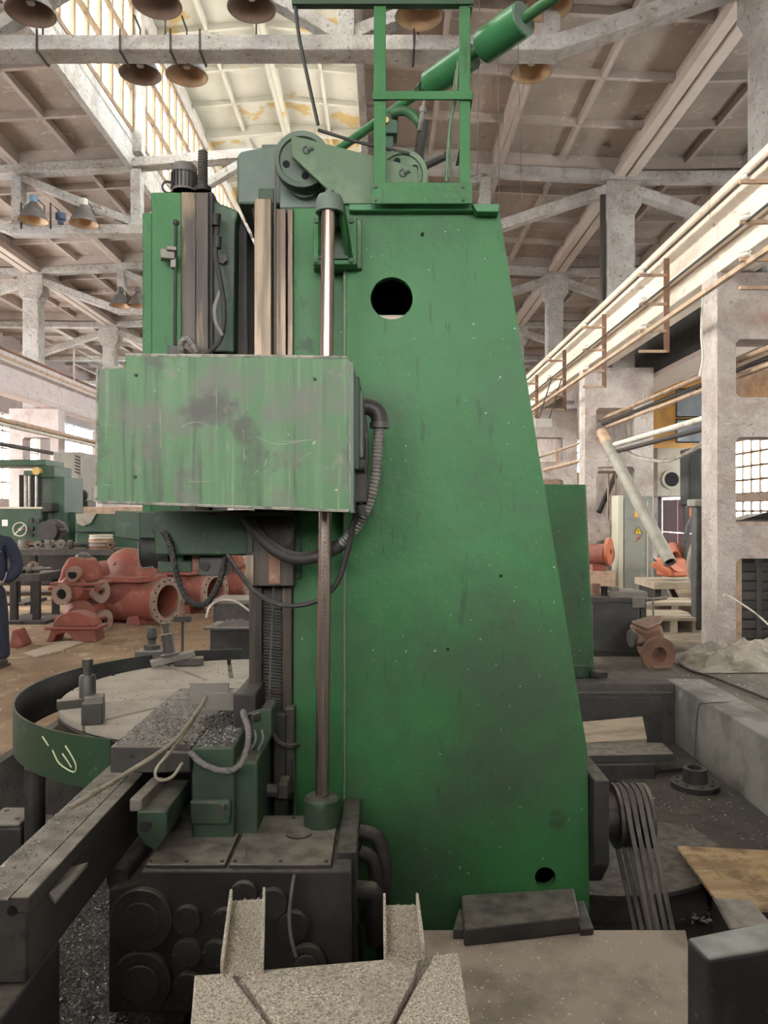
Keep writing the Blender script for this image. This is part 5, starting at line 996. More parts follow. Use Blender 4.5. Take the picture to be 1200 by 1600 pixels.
MB().pbox(966, 774, 974, 938, 14.57, 15.0).build('cabinet_side', 'cabinet_edge', ec, bevel=.006)
MB().prism([P(991, 834, 14.57), P(1003.5, 834, 14.57), P(997.2, 823.5, 14.57)], (0, .01, 0)).build('warning_triangle', 'sign_yellow', ec)
tri = MB()
for a, b in (((991, 834), (1003.5, 834)), ((1003.5, 834), (997.2, 823.5)), ((997.2, 823.5), (991, 834))): tri.bar(P(*a, 14.566), P(*b, 14.566), .006, .012, up=(0, 1, 0))
tri.prism([P(997.6, 826.5, 14.566), P(995.6, 830.5, 14.566), P(997.2, 830.3, 14.566), P(996.6, 833.2, 14.566), P(998.8, 829.4, 14.566), P(997.3, 829.6, 14.566)], (0, .003, 0)); tri.build('warning_sign_print', 'sign_black', ec)
MB().prism([P(1003, 836, 14.57), P(994, 842, 14.57), P(998, 842, 14.57), P(991, 848, 14.57), P(1002, 840, 14.57), P(998, 840.5, 14.57)], (0, .01, 0)).build('red_flash', 'bolt_red', ec)
MB().pbox(992, 798, 1003, 808, 14.57, 14.58).build('orange_notice', 'sign_orange', ec)
MB().pbox(1011, 782, 1012.5, 930, 14.56, 14.58).build('door_edge', 'cabinet_edge', ec)
pp = thing('leaning_pipe', 'long grey steel pipe leaning from the pillar opening to the floor stack', 'pipe', P(1048, 885, 12.6))
a, b = P(940, 676, 15.05), P(1047, 879, 12.6)
MB().lathe(b, a - b, [(.085, 0), (.105, 0), (.105, (a - b).length), (.085, (a - b).length)], 20, closed=True).build('pipe_wall', 'grey_paint', pp)
d = (a - b).normalized(); MB().cyl(b + d * .05, b + d * .06, .086, n=18).build('pipe_dark_bore', 'shadow_hole', pp)
MB().cyl(b + d * ((a - b).length - .35), b + d * ((a - b).length + .01), .11, n=18).build('pipe_sleeve', 'pipe_paint', pp)
def flange_fit(name, label, cat, base, mat, parts): pass
rf = thing('red_casting', 'orange-red flanged casting under the end of the leaning pipe', 'casting', P(1050, 895, 12.9))
MB().lathe(P(1052, 872, 12.9), (.5, -.8, .3), [(0, -.12), (.16, -.12), (.16, 0), (.26, .02), (.26, .07), (.10, .07), (.10, 0)], 24).build('flange', 'red_orange', rf)
MB().obox(P(1050, 886, 13.0), (.36, .4, .32), rz=.4).build('casting_body', 'red_orange', rf, bevel=.05)
MB().obox(P(1032, 888, 12.7), (.3, .12, .1), rz=-.4, ry=.5).build('casting_lug', 'red_orange', rf, bevel=.02)
t = thing('workbench', 'low bench carrying the red castings behind the planks', 'bench', P(1060, 960, 13.0))
c = P(1060, 897, 13.0); MB().box(c.x - .55, c.x + .6, 12.6, 13.6, c.z - .22, c.z - .1).build('bench_top', 'old_wood', t, bevel=.01)
for sx in (-.45, .5): MB().box(c.x + sx - .05, c.x + sx + .05, 12.7, 13.5, 0, c.z - .22).build('leg', 'black_iron', t)
rm = thing('red_motor', 'red electric motor in the pillar foot behind the grey tank', 'motor', P(935, 900, 14.4))
MB().cyl(P(924, 866, 14.6), P(951, 866, 14.3), .2, n=24).build('motor_barrel', 'red_oxide', rm)
MB().lathe(P(952, 862, 14.28), (1, -.6, 0), [(.06, -.04), (.26, -.04), (.26, .02), (.12, .03), (.06, .03)], 24, closed=True).build('motor_flange', 'red_orange', rm)
MB().pbox(926, 882, 948, 893, 14.3, 14.7).build('motor_feet', 'red_oxide', rm, bevel=.01)
MB().pbox(920, 893, 962, 942, 14.2, 14.9).build('motor_stand', 'pipe_paint', rm, bevel=.02)
t = thing('leaning_sheet', 'dark steel sheet leaning against the electrical cabinet', 'steel sheet', P(1040, 935, 13.5))
MB().prism([P(1025, 880, 14.2), P(1030, 880, 14.2), P(1062, 935, 13.3), P(1054, 938, 13.3)], (.02, .1, 0)).build('sheet_edge', 'dark_steel', t)
MB().prism([P(1022, 872, 14.5), P(1030, 880, 14.3), P(1046, 935, 13.7), P(1022, 938, 13.8)], (.0, .03, 0)).build('sheet', 'black_iron', t)
# plank stacks
for i, (x0, x1, yt, yb, D0, D1, lab) in enumerate(((1005, 1105, 942, 960, 11.6, 12.4, 'pale timber plank stack behind the tank, upper row'), (1008, 1100, 965, 976, 10.6, 11.5, 'wooden pallet deck beside the pillar foot'))):
    t = thing('plank_stack', lab, 'planks', P((x0 + x1) / 2, yb, D0))
    n_ = 5; X0, X1 = PX(x0, D0), PX(x1, D0); z1 = PZ(yt, D0)
    for k in range(n_):
        ya = D0 + (D1 - D0) * k / n_; MB().box(X0 + random.uniform(-.05, .05), X1 + random.uniform(-.05, .05), ya + .01, ya + (D1 - D0) / n_ - .01, z1 - .05, z1 + random.uniform(-.01, .01)).build('plank', 'old_wood', t, bevel=.005)
    for xx in (X0 + .1, (X0 + X1) / 2, X1 - .1): MB().box(xx - .05, xx + .05, D0 + .02, D1 - .02, 0, z1 - .05).build('bearer', 'old_wood', t)
o = MB().prism([PL(1012, 985, .0), PL(1110, 985, .0), PL(1106, 1008, .0), PL(1008, 1003, .0)], (0, 0, .03)).build('floor_plank', 'old_wood', bevel=.004); tag(o, 'pale board lying flat on the floor by the pillar foot', 'plank')
# cast elbow on the floor
ce = thing('cast_elbow', 'dusty brown cast pipe tee lying on the floor by the tank', 'pipe fitting', P(1022, 1043, 8.4)); E = P(1020, 1000, 8.5)
MB().lathe(P(1028, 1022, 8.3), (.12, -1, -.05), [(.07, -.1), (.115, -.1), (.12, -.03), (.19, -.02), (.19, .03), (.085, .03), (.07, -.02)], 28, closed=True).build('flange', 'rust_steel', ce)
MB().prism([P(992, 978, 8.42), P(1012, 984, 8.36), P(1035, 974, 8.42), P(1041, 1000, 8.42), P(1040, 1024, 8.40), P(1022, 1036, 8.40), P(1009, 1030, 8.40), P(1004, 1008, 8.42)], (0, .28, 0)).build('elbow_body', 'rust_steel', ce, bevel=.05, seg=3)
MB().prism([P(986, 974, 8.5), P(1015, 966, 8.75), P(1036, 966, 8.7), P(1034, 974, 8.5), P(1012, 984, 8.35)], (0, 0, .03)).build('square_flange', 'flange_face', ce, bevel=.01)
MB().cyl(P(1008, 1000, 8.5), P(990, 998, 8.45), .075, n=16).build('branch', 'flange_face', ce)
MB().lathe(P(988, 997, 8.45), (-1, -.15, 0), [(.0, -.01), (.10, -.01), (.10, .02), (0, .02)], 24).build('branch_flange', 'dark_steel', ce)
MB().obox(P(1030, 1040, 8.35), (.2, .2, .03)).build('foot_plate', 'flange_face', ce, bevel=.008)
# tarpaulin
tp = MB(); NX, NY = 80, 60; vs = []
c = V((4.15, 8.55, 0))
for j in range(NY + 1):
    for i in range(NX + 1):
        u, v = i / NX * 2 - 1, j / NY * 2 - 1; e = max(0, 1 - (u * u) ** 1.6) * max(0, 1 - (v * v) ** 1.6)
        q = V((u * 2.2, v * 2.0, 0)); qa = V((u * 1.5 + v * .6, v * 1.7 - u * .7, 0)); ri = lambda p: max(0, 1 - abs(mnoise.noise(p)) * 2.0) ** 1.5; rdg = ri(qa + V((3, 1, 0))) * .50 + ri(V((qa.y * 1.3, qa.x * 1.6, 4))) * .34 + ri(qa * 2.4 + V((7, 2, 0))) * .12
        w_ = 1 + .12 * mnoise.noise(V((math.atan2(v, u) * 1.5, 2.0, 0)))
        vs.append((c.x + u * .85 * w_ + .05 * mnoise.noise(q * 4), c.y + v * .48 * w_, .01 + e * (.02 + .26 * rdg + .08 * max(0, v + .1))))
tp.add(vs, [(j * (NX + 1) + i, j * (NX + 1) + i + 1, (j + 1) * (NX + 1) + i + 1, (j + 1) * (NX + 1) + i) for j in range(NY) for i in range(NX)], True)
o = tp.build('tarpaulin', 'tarp'); tag(o, 'crumpled dusty grey tarpaulin heaped at the pillar foot', 'tarpaulin')
o = MB().tube([P(1130, 933, 8.9), P(1135, 930, 8.9), P(1150, 938, 8.85), P(1180, 958, 8.8), P(1205, 980, 8.7)], .012, 6).build('curved_rod', 'pipe_white'); tag(o, 'pale bent rod sticking out over the tarpaulin', 'rod')
o = MB().tube([PL(1045, 1020, 0.02), PL(1075, 1045, 0.02), PL(1120, 1060, .02), PL(1200, 1092, .02)], .014, 6).build('floor_cable', 'rubber'); tag(o, 'black cable trailing over the floor from the cast tee to the pit kerb', 'cable')
# dark rack seen through the pillar foot
t = thing('steel_locker', 'dark slatted steel locker seen through the pillar foot', 'locker', P(1190, 1020, 9.8))
MB().pbox(1152, 872, 1290, 1018, 9.9, 10.5).build('locker_body', 'black_iron', t, bevel=.01)
for x in (1150, 1182, 1222): MB().pbox(x, 870, x + 9, 1018, 9.85, 9.9).build('locker_post', 'pipe_paint' if x == 1150 else 'dark_steel', t)
for k in range(9): MB().pbox(1158, 880 + k * 15, 1280, 892 + k * 15, 9.87, 9.9).build('slat', 'dark_steel', t, bevel=.004)
o = MB().prism([P(1160, 812, 10.2), P(1200, 800, 10.0), P(1260, 800, 10.0), P(1260, 812, 10.0)], (0, .6, -.03)).build('roofing_sheet', 'dark_steel'); tag(o, 'rumpled dark sheet lying on the pillar cross-piece', 'sheet')
# ventilation box, crane cab, hook
vb = thing('ventilation_box', 'grey ventilation box with a round black opening above the maroon gate', 'ventilation box', P(1050, 775, 21.2))
MB().pbox(1026, 692, 1077, 776, 21.2, 22.2).build('box_body', 'grey_paint', vb, bevel=.03)
MB().lathe(P(1049, 749, 21.19), (0, -1, 0), [(.2, -.04), (.27, -.04), (.27, .03), (.2, .03)], 28, closed=True).build('duct_ring', 'grey_paint', vb)
MB().pcyl(1049, 749, 11.5, 21.17, 21.22, 24).build('duct_opening', 'shadow_hole', vb)
for x in (1030, 1070): MB().pbox(x, 776, x + 4, 895, 21.4, 21.5).build('support_leg', 'bracket_iron', vb)
yc = thing('crane_cab', 'yellow crane operator cab with grey glazing behind the pipes', 'crane cab', P(1070, 700, 19))
MB().pbox(1020, 590, 1130, 690, 19, 21).build('cab_body', 'crane_yellow', yc, bevel=.04)
for (x0, y0, x1, y1) in ((1058, 609, 1104, 650), (1058, 656, 1104, 690)): MB().pbox(x0, y0, x1, y1, 18.96, 19.0).build('cab_window', 'cab_glass', yc, bevel=.03); MB().pbox(x0 - 2, y0 - 2, x1 + 2, y1 + 2, 18.98, 19.0).build('window_seal', 'sign_black', yc, bevel=.03)
MB().pbox(1010, 555, 1140, 590, 18.6, 21.5).build('bridge_girder', 'soffit', yc, bevel=.02)
hk_ = thing('crane_hook', 'crane hook and sling hanging above the plank stacks', 'hook', P(1083, 880, 12.8))
MB().pbox(1076, 700, 1098, 790, 12.8, 13.2).build('hoist_block', 'black_iron', hk_, bevel=.03)
MB().cyl(P(1083, 788, 12.9), P(1083, 812, 12.9), .06, n=12).build('hook_shank', 'red_orange', hk_)
MB().tube([P(1083, 805, 12.9), P(1074, 830, 12.9), P(1071, 860, 12.9), P(1076, 885, 12.9), P(1084, 870, 12.9), P(1089, 840, 12.9), P(1085, 812, 12.9)], .05, 10).build('sling', 'dark_steel', hk_)
o = MB().tube([P(1098, 836, 11.5), P(1085, 850, 11.5), P(1078, 880, 11.5), P(1082, 905, 11.5), P(1098, 922, 11.5)], .05, 10).build('bent_hose', 'grey_paint'); tag(o, 'thick grey hose looped beside the pillar above the planks', 'hose')
t = thing('dark_post', 'dark upright post half hidden behind the pillar beside the hose', 'post', P(1094, 950, 10.6)); MB().pbox(1088, 790, 1102, 985, 10.6, 10.8).build('post_body', 'dark_steel', t, bevel=.02); MB().pbox(1086, 780, 1102, 792, 10.55, 10.85).build('post_cap', 'grey_paint', t, bevel=.02)
t = thing('hanging_sign', 'small pale blank board under the crane beam beside the column', 'board', P(850, 668, 16.3)); MB().pbox(836, 654, 863, 668, 16.3, 16.35).build('board', 'lamp_cap', t, bevel=.01)
for x in (842, 858): MB().cyl(P(x, 655, 16.32), P(x + 20, 590, 16.32), .012, n=6).build('hanger', 'bracket_iron', t)
t = thing('shelf_rack', 'rack frame with leaning bars inside the second pillar opening', 'rack', P(950, 820, 15.7))
for x in (950, 962): MB().pbox(x, 736, x + 2, 815, 15.7, 15.75).build('rack_post', 'pipe_paint', t)
MB().pbox(934, 736, 985, 740, 15.7, 15.75).build('rack_beam', 'pipe_paint', t)
MB().cyl(P(936, 800, 15.8), P(962, 742, 16.2), .06, n=8).build('leaning_bar', 'black_iron', t)
MB().pbox(930, 815, 990, 940, 15.72, 16.2).build('rack_base', 'plaster', t)
o = flakes('floor_crumbs', 900, lambda r: (r.uniform(-4.6, -1.2), r.uniform(6.5, 14), .004), .018, None, 'old_wood', 71); tag(o, 'pale crumbs and splinters scattered over the earth floor', 'debris', kind='stuff')
o = flakes('kerb_crumbs', 130, lambda r: (r.uniform(2.9, 4.6), r.uniform(5.8, 9.0), .016), .007, None, 'white_print', 72); tag(o, 'white crumbs scattered on the floor by the pit kerb', 'debris', kind='stuff')
# gallery boxes in far gap
t = thing('gallery', 'plastered gallery front with rusty edge seen in the gap beside the column', 'gallery', P(870, 850, 27))
MB().pbox(836, 738, 912, 755, 27, 27.2).build('gallery_edge', 'pipe_paint', t)
MB().pbox(836, 755, 912, 890, 27.05, 27.6).build('gallery_wall', 'lavender_plaster', t)
for x in (842, 872): MB().pbox(x, 722, x + 26, 738, 27.2, 27.9).build('gallery_crate', 'black_iron', t, bevel=.02)

# ---- far left: horizontal boring machine
hb = thing('horizontal_boring_machine', 'green horizontal boring machine with handwheel behind the standing worker', 'boring machine', P(50, 900, 15.5)); D = 15.4
MB().pbox(-70, 793, 66, 852, D, D + 1.0).build('headstock', 'teal_green', hb, bevel=.03)
MB().pbox(-70, 792, 68, 795, D - .03, D + 1.0).build('headstock_rim', 'cabinet_edge', hb)
MB().pbox(82, 745, 100, 900, D + .2, D + 1.2).build('tail_column', 'teal_green', hb, bevel=.02)
MB().pbox(66, 745, 84, 870, D + .25, D + 1.0).build('column_way', 'grey_green', hb, bevel=.01)
MB().pbox(-70, 718, 71, 728, D + .1, D + 1.0).build('top_beam', 'teal_green', hb, bevel=.02)
MB().pbox(60, 728, 84, 746, D + .1, D + 1.0).build('top_knee', 'teal_green', hb, bevel=.02)
MB().pbox(36, 735, 63, 743, D, D + .5).build('screw_head', 'teal_green', hb, bevel=.02)
MB().pcyl(56, 736, 6, D - .05, D + .1, 16).build('screw_pulley', 'yellow_sheave', hb)
for x, m_ in ((40, 'pipe_white'), (46, 'screw_steel'), (57, 'screw_steel')): MB().tube([P(x, 742, D + .1), P(x, 794, D + .1)], .03, 10, sub=1, corr=(.04 if x > 40 else None)).build('lift_screw', m_, hb)
MB().pbox(30, 742, 66, 794, D + .6, D + .7).build('screw_recess', 'black_iron', hb)
hw = MB().lathe(P(31, 827, D - .12), (0, -1, 0), [(.125, -.012), (.145, -.012), (.145, .012), (.125, .012)], 28, closed=True); hw.cyl(P(22, 836, D - .12), P(38, 820, D - .12), .012, n=8); hw.pcyl(31, 827, 2.5, D - .14, D, 10); hw.build('handwheel', 'pipe_white', hb)
for x, y, r in ((47, 813, 4), (58, 814, 4), (48, 826, 4), (48, 836, 3), (60, 836, 3)): MB().pcyl(x, y, r, D - .06, D, 12).build('control_knob', 'dark_steel', hb)
MB().pcyl(73, 830, 16, D - .35, D + .2, 28).build('spindle_drum', 'dark_steel', hb)
MB().pcyl(82, 830, 19, D - .2, D - .1, 28).build('face_plate', 'dark_steel', hb)
MB().cyl(P(84, 829, D - .2), P(106, 829, D - .2), .04, n=10).build('boring_bar', 'dark_steel', hb)
MB().pbox(65, 785, 82, 800, D - .1, D + .2).build('clamp_box', 'black_iron', hb, bevel=.03)
MB().pbox(3, 812, 12, 822, D - .01, D).build('name_plate', 'white_print', hb)
MB().pbox(-70, 852, 120, 915, D + .1, D + 1.2).build('machine_bed', 'black_iron', hb, bevel=.03)
MB().pbox(100, 800, 118, 870, D + .5, D + 1.2).build('rear_post', 'teal_green', hb, bevel=.02)
gcab = thing('louvred_cabinet', 'dull grey louvred cabinet with a round hole behind the boring machine', 'cabinet', P(105, 900, 19))
MB().pprism([(83, 706), (126, 706), (124, 782), (83, 792)], 19, 20).build('cabinet_body', 'grey_paint', gcab, bevel=.02)
MB().pbox(88, 780, 120, 905, 19.1, 19.9).build('cabinet_stand', 'dark_steel', gcab, bevel=.02)
for k in range(6): MB().prism([P(117, 711 + k * 5, 18.97), P(125, 714 + k * 5, 18.97), P(125, 716 + k * 5, 18.97), P(117, 713 + k * 5, 18.97)], (0, .04, 0)).build('louvre', 'sign_black', gcab)
MB().pcyl(98, 761, 9, 18.97, 19.05, 20).build('round_hole', 'shadow_hole', gcab)
o = MB().lathe(P(129, 774, 17.5), (.3, -1, 0), [(0, 0), (.13, 0), (.13, .3), (.09, .34), (0, .34)], 20).build('motor_end', 'black_iron'); tag(o, 'black round motor end beside the louvred cabinet', 'motor')
o = MB().pbox(121, 783, 137, 917, 17.3, 17.8).build('motor_pillar', 'dark_steel', bevel=.02); tag(o, 'dark stand carrying the round motor end', 'stand')
gm = thing('green_planer', 'green machine bed with a draped grey cover behind the red pumps', 'machine', P(145, 900, 14.6))
MB().pbox(118, 803, 250, 832, 14.8, 15.8).build('bed', 'teal_green', gm, bevel=.02)
MB().pbox(130, 792, 250, 803, 14.9, 15.7).build('bed_top', 'pipe_paint', gm, bevel=.01)
MB().prism([P(118, 803, 14.75), P(150, 802, 14.75), P(141, 818, 14.7), P(130, 822, 14.68), P(120, 818, 14.7)], (0, .05, 0)).build('cover_cloth', 'tarp', gm)
MB().pbox(118, 832, 250, 905, 14.9, 15.7).build('bed_base', 'teal_green', gm, bevel=.02)
# stack of round plates
for k in range(4):
    c = P(158, 858, 14.2) + V((0, 0, .067 * k)); rr = .22 - .01 * (k % 2); o = MB().lathe(c, (0, 0, 1), [(0, 0), (rr, 0), (rr, .02), (rr * .92, .035), (rr, .05), (rr, .066), (0, .066)], 24).build('turned_disc', ['rust_steel', 'grey_steel', 'pipe_paint', 'cabinet_edge'][k]); tag(o, 'turned steel disc in the pile behind the red pump dome, ' + ['bottom', 'second', 'third', 'top'][k] + ' of four', 'disc', 'pile of turned discs')
# steel benches with machined parts
for (x0, x1, yt, yb, D, lab) in ((8, 62, 897, 980, 11.7, 'dark steel bench with machined parts right beside the worker'), (15, 178, 858, 930, 14.0, 'long dark bench of machined parts behind the red castings')):
    t = thing('steel_bench', lab, 'bench', P((x0 + x1) / 2, yb, D)); X0, X1 = PX(x0, D), PX(x1, D); z = PZ(yt, D)
    MB().box(X0, X1, D, D + .8, z - .12, z).build('bench_top', 'dark_steel', t, bevel=.01)
    for xx in (X0 + .06, X1 - .12):
        for yy in (D + .02, D + .7): MB().box(xx, xx + .1, yy, yy + .08, .03, z - .12).build('leg', 'black_iron', t)
        MB().box(xx - .12, xx + .25, D - .1, D + .85, 0, .05).build('foot', 'black_iron', t)
    n_ = 5 if D < 12 else 12
    for k in range(n_):
        xx = X0 + .12 + (X1 - X0 - .24) * k / (n_ - 1); yy = D + random.uniform(.12, .4); kind = k % 3; r = random.uniform(.055, .10); m = MB()
        if kind == 0: m.lathe((xx, yy, z), (0, 0, 1), [(0, 0), (r, 0), (r, .05), (r * .7, .06), (r * .7, .15), (r * .4, .16), (0, .16)], 18)
        elif kind == 1: m.lathe((xx - .14, yy, z + r), (1, .15, 0), [(0, 0), (r, 0), (r, .06), (r * .5, .07), (r * .5, .22), (r * .3, .23), (r * .3, .34), (0, .34)], 16)
        else: m.lathe((xx, yy, z + r), (.4, -1, 0), [(r * .4, 0), (r, 0), (r, .07), (r * .7, .08), (r * .7, .13), (r * .4, .13)], 20, closed=True)
        o = m.build(['machined_hub', 'machined_shaft', 'machined_ring'][kind], random.choice(['grey_steel', 'dark_steel', 'rust_steel', 'grey_steel']))
        tag(o, ['upright turned hub', 'stepped shaft lying flat', 'turned ring on edge'][kind] + (' on the near bench, %s from the worker' if D < 12 else ' on the long bench, %s from the worker') % ['first', 'second', 'third', 'fourth', 'fifth', 'sixth', 'seventh', 'eighth', 'ninth', 'tenth', 'eleventh', 'twelfth'][k], ['hub', 'shaft', 'ring'][kind], 'machined parts on the near bench' if D < 12 else 'machined parts on the long bench')
o = MB().pprism([(14, 1010), (18, 985), (22, 985), (33, 1008), (33, 1012), (14, 1014)], 9.6, 9.9).build('red_wedge', 'red_oxide', bevel=.02); tag(o, 'small red casting on the floor next to the worker', 'casting')
o = MB().prism([PL(38, 1022, 0), PL(105, 1002, 0), PL(132, 1004, 0), PL(95, 1018, 0), PL(55, 1028, 0)], (0, 0, .02)).build('floor_board', 'old_wood', bevel=.003); tag(o, 'dusty board lying flat in front of the red castings', 'board')

# ---- red pumps
def pump(base, rz, s_, label):
    t = thing('split_case_pump', label, 'pump', base, 'big red pumps on the earth floor'); B = V(base)
    def L(x, y, z): return B + V((x * s_, y * s_, z * s_))
    m = MB(); m.sphere(L(-.15, 0, .52), .50 * s_, 28, (1.1, .85, .86)); m.build('lower_casing', 'red_oxide', t)
    m = MB(); m.sphere(L(-.10, .02, .72), .52 * s_, 28, (1.0, .62, 1.02)); m.build('upper_casing', 'red_oxide', t)
    m = MB(); m.sphere(L(-.50, -.1, .74), .34 * s_, 22, (1.2, .8, .85)); m.build('inlet_dome', 'red_oxide', t)
    m = MB().prism([L(-.95, -.38, .70), L(-.3, -.50, .70), (L(.42, -.36, .70)), L(.50, .0, .70), L(.42, .36, .70), L(-.3, .50, .70), L(-.95, .38, .70)], (0, 0, .085 * s_)); m.build('split_flange', 'red_oxide', t, bevel=.012)
    MB().lathe(L(-.25, 0, .40), (1, 0, -.02), [(0, 0), (.40 * s_, 0), (.37 * s_, .35 * s_), (.335 * s_, .6 * s_), (.325 * s_, .95 * s_), (.27 * s_, .95 * s_), (.27 * s_, .5 * s_), (0, .5 * s_)], 32).build('outlet_pipe', 'red_oxide', t)
    m = MB().lathe(L(.68, 0, .385), (1, 0, -.02), [(.27 * s_, 0), (.395 * s_, 0), (.395 * s_, .055 * s_), (.27 * s_, .055 * s_)], 36, closed=True); f = m.build('outlet_flange', 'flange_face', t)
    hb_ = MB(); disc_bolts(hb_, L(.735, 0, .385), (1, 0, -.02), .345 * s_, 16, .018 * s_, .004); q = hb_.build('flange_holes', 'shadow_hole', f); q['kind'] = 'stuff'
    MB().cyl(L(.3, 0, .39), L(.31, 0, .39), .268 * s_, n=28).build('bore', 'bore_dark', t)
    for x in (-.42, .22): MB().prism([L(x - .16, -.25, 0), L(x + .16, -.25, 0), L(x + .08, -.25, .22), L(x - .08, -.25, .22)], (0, .5 * s_, 0)).build('foot', 'red_oxide', t, bevel=.01)
    MB().lathe(L(-.1, -.33, 1.0), (0, -1, .35), [(0, 0), (.035 * s_, 0), (.035 * s_, .03), (0, .03)], 12).build('plug', 'rust_steel', t)
    MB().cyl(L(-.6, -.3, .62), L(-.6, -.62, .62), .11 * s_, n=16).build('shaft_gland', 'flange_face', t)
    t.rotation_euler = (0, 0, rz); return t
def gl(x, y): return PL(x, y, 0)
b = gl(208, 972); pump(b, -.42, .92, 'nearest big red split-case pump with a wide flanged outlet')
b = gl(286, 955); pump(b, -.40, .92, 'second big red pump partly behind the nearest one')
b = gl(352, 938); pump(b, -.40, .92, 'third red pump, mostly hidden behind the column ways')
# small red castings in the stack beside the pumps
def casing(base, s_, label, rz=0):
    t = thing('pump_casing', label, 'casting', base, 'small red pump casings'); B = V(base)
    def L(x, y, z): return B + V((x * s_, y * s_, z * s_))
    MB().prism([L(-.38, -.12, .18), L(.36, -.22, .18), L(.40, .18, .18), L(-.36, .24, .18)], (0, 0, .05 * s_)).build('split_flange', 'red_oxide', t, bevel=.008)
    MB().lathe(L(0, .3, .22), (0, -1, 0), [(0, 0), (.26 * s_, 0), (.26 * s_, .4 * s_), (.16 * s_, .5 * s_), (0, .5 * s_)], 24).build('casing_body', 'red_oxide', t)
    m = MB().lathe(L(-.12, -.22, .14), (-.2, -1, 0), [(.075 * s_, -.1 * s_), (.10 * s_, -.1 * s_), (.10 * s_, 0), (.155 * s_, .0), (.155 * s_, .04 * s_), (.075 * s_, .04 * s_)], 24, closed=True); m.build('port_flange', 'flange_face', t)
    MB().cyl(L(-.12, -.2, .14), L(-.12, -.21, .14), .076 * s_, n=18).build('port_bore', 'shadow_hole', t)
    m = MB().lathe(L(.25, -.02, .16), (1, -.45, 0), [(.06 * s_, 0), (.12 * s_, 0), (.12 * s_, .1 * s_), (.165 * s_, .1 * s_), (.165 * s_, .14 * s_), (.06 * s_, .14 * s_)], 24, closed=True); m.build('side_flange', 'flange_face', t)
    MB().cyl(L(.3, -.04, .16), L(.31, -.045, .16), .062 * s_, n=16).build('side_bore', 'bore_dark', t)
    return t
b = gl(128, 985); casing((b.x, b.y, 0), .95, 'lower red pump casing with round ports on the floor')
casing((b.x - .08, b.y + .05, .40), 1.0, 'upper red pump casing stacked on another, with open ports')
t = thing('pump_cover', 'red half-round pump cover resting on the upper casing', 'casting', (b.x - .05, b.y, .82))
MB().prism([(b.x - .30, b.y - .12, .70), (b.x + .22, b.y - .12, .70), (b.x + .20, b.y - .12, .86), (b.x + .10, b.y - .12, 1.04), (b.x - .16, b.y - .12, 1.06), (b.x - .25, b.y - .12, .90)], (0, .42, 0)).build('cover_shell', 'red_oxide', t, bevel=.05, seg=3)
MB().prism([(b.x - .38, b.y - .2, .70), (b.x + .3, b.y - .2, .70), (b.x + .34, b.y + .34, .70), (b.x - .36, b.y + .34, .70)], (0, 0, -.045)).build('cover_flange', 'red_oxide', t, bevel=.01)
MB().lathe((b.x - .02, b.y + .1, 1.03), (0, 0, 1), [(0, 0), (.11, 0), (.10, .05), (.04, .09), (0, .09)], 16).build('cover_boss', 'dark_steel', t)
MB().cyl((b.x - .04, b.y - .1, .84), (b.x - .04, b.y - .24, .82), .10, n=18).build('cover_port', 'flange_face', t)
MB().cyl((b.x - .04, b.y - .235, .82), (b.x - .04, b.y - .245, .82), .06, n=18).build('cover_bore', 'shadow_hole', t)
b = gl(112, 1003)
t = thing('pump_cover', 'dusty red arched pump cover standing in front on the floor', 'casting', (b.x, b.y, 0))
MB().prism([(b.x - .33, b.y, 0), (b.x - .24, b.y, 0), (b.x - .2, b.y, .09), (b.x - .08, b.y, .13), (b.x, b.y, .06), (b.x + .02, b.y, 0), (b.x + .33, b.y, 0), (b.x + .3, b.y, .16), (b.x - .28, b.y, .16)], (0, .3, 0)).build('cover_base', 'red_oxide', t, bevel=.012)
MB().box(b.x - .34, b.x + .36, b.y - .05, b.y + .33, .16, .20).build('cover_flange', 'red_oxide', t, bevel=.012)
arc = [(b.x + .02 + .27 * math.cos(R(a)), b.y, .20 + .19 * math.sin(R(a))) for a in range(0, 181, 12)]
MB().prism(arc, (0, .28, 0)).build('cover_dome', 'red_oxide', t, bevel=.012)
# boxes with rags behind the table
t = thing('scrap_box', 'dark scrap box topped with a crumpled rag behind the table', 'box', P(352, 1015, 8.6)); X0, X1 = PX(328, 8.6), PX(392, 8.6); z = PZ(983, 8.6)
MB().box(X0, X1, 8.6, 9.1, 0, z).build('box_body', 'black_iron', t, bevel=.01)
MB().prism([(X0 - .06, 8.55, z), (X1 + .02, 8.53, z), (X1 + .02, 9.1, z), (X0 - .02, 9.1, z)], (0, 0, .02)).build('box_lid', 'dark_steel', t)
rg = MB(); vs = []
for j in range(13):
    for i in range(19):
        u, v = i / 18 * 2 - 1, j / 12 * 2 - 1; vs.append(((X0 + X1) / 2 + .03 + u * .2, 8.8 + v * .17, z + .022 + max(0, 1 - u * u) * max(0, 1 - v * v) * (.04 + .1 * abs(mnoise.noise(V((u * 2.5, v * 2.5, 5)))))))
rg.add(vs, [(j * 19 + i, j * 19 + i + 1, (j + 1) * 19 + i + 1, (j + 1) * 19 + i) for j in range(12) for i in range(18)], True); o = rg.build('rag', 'rag'); tag(o, 'crumpled grey rag on the dark scrap box', 'rag')
t = thing('scrap_box', 'taller scratched steel box behind the one with the rag', 'box', P(365, 985, 10)); MB().pbox(333, 943, 395, 1004, 10, 10.6).build('box_body', 'dark_steel', t, bevel=.01); MB().pbox(331, 938, 397, 944, 9.98, 10.62).build('box_rim', 'grey_steel', t, bevel=.006)
o = MB().tube([P(322, 965, 9.9), P(328, 948, 9.9), P(345, 938, 9.9), P(368, 940, 9.9), P(392, 956, 9.9)], .014, 8).build('looped_cable', 'pipe_white'); tag(o, 'pale cable looped over the scratched steel box', 'cable')

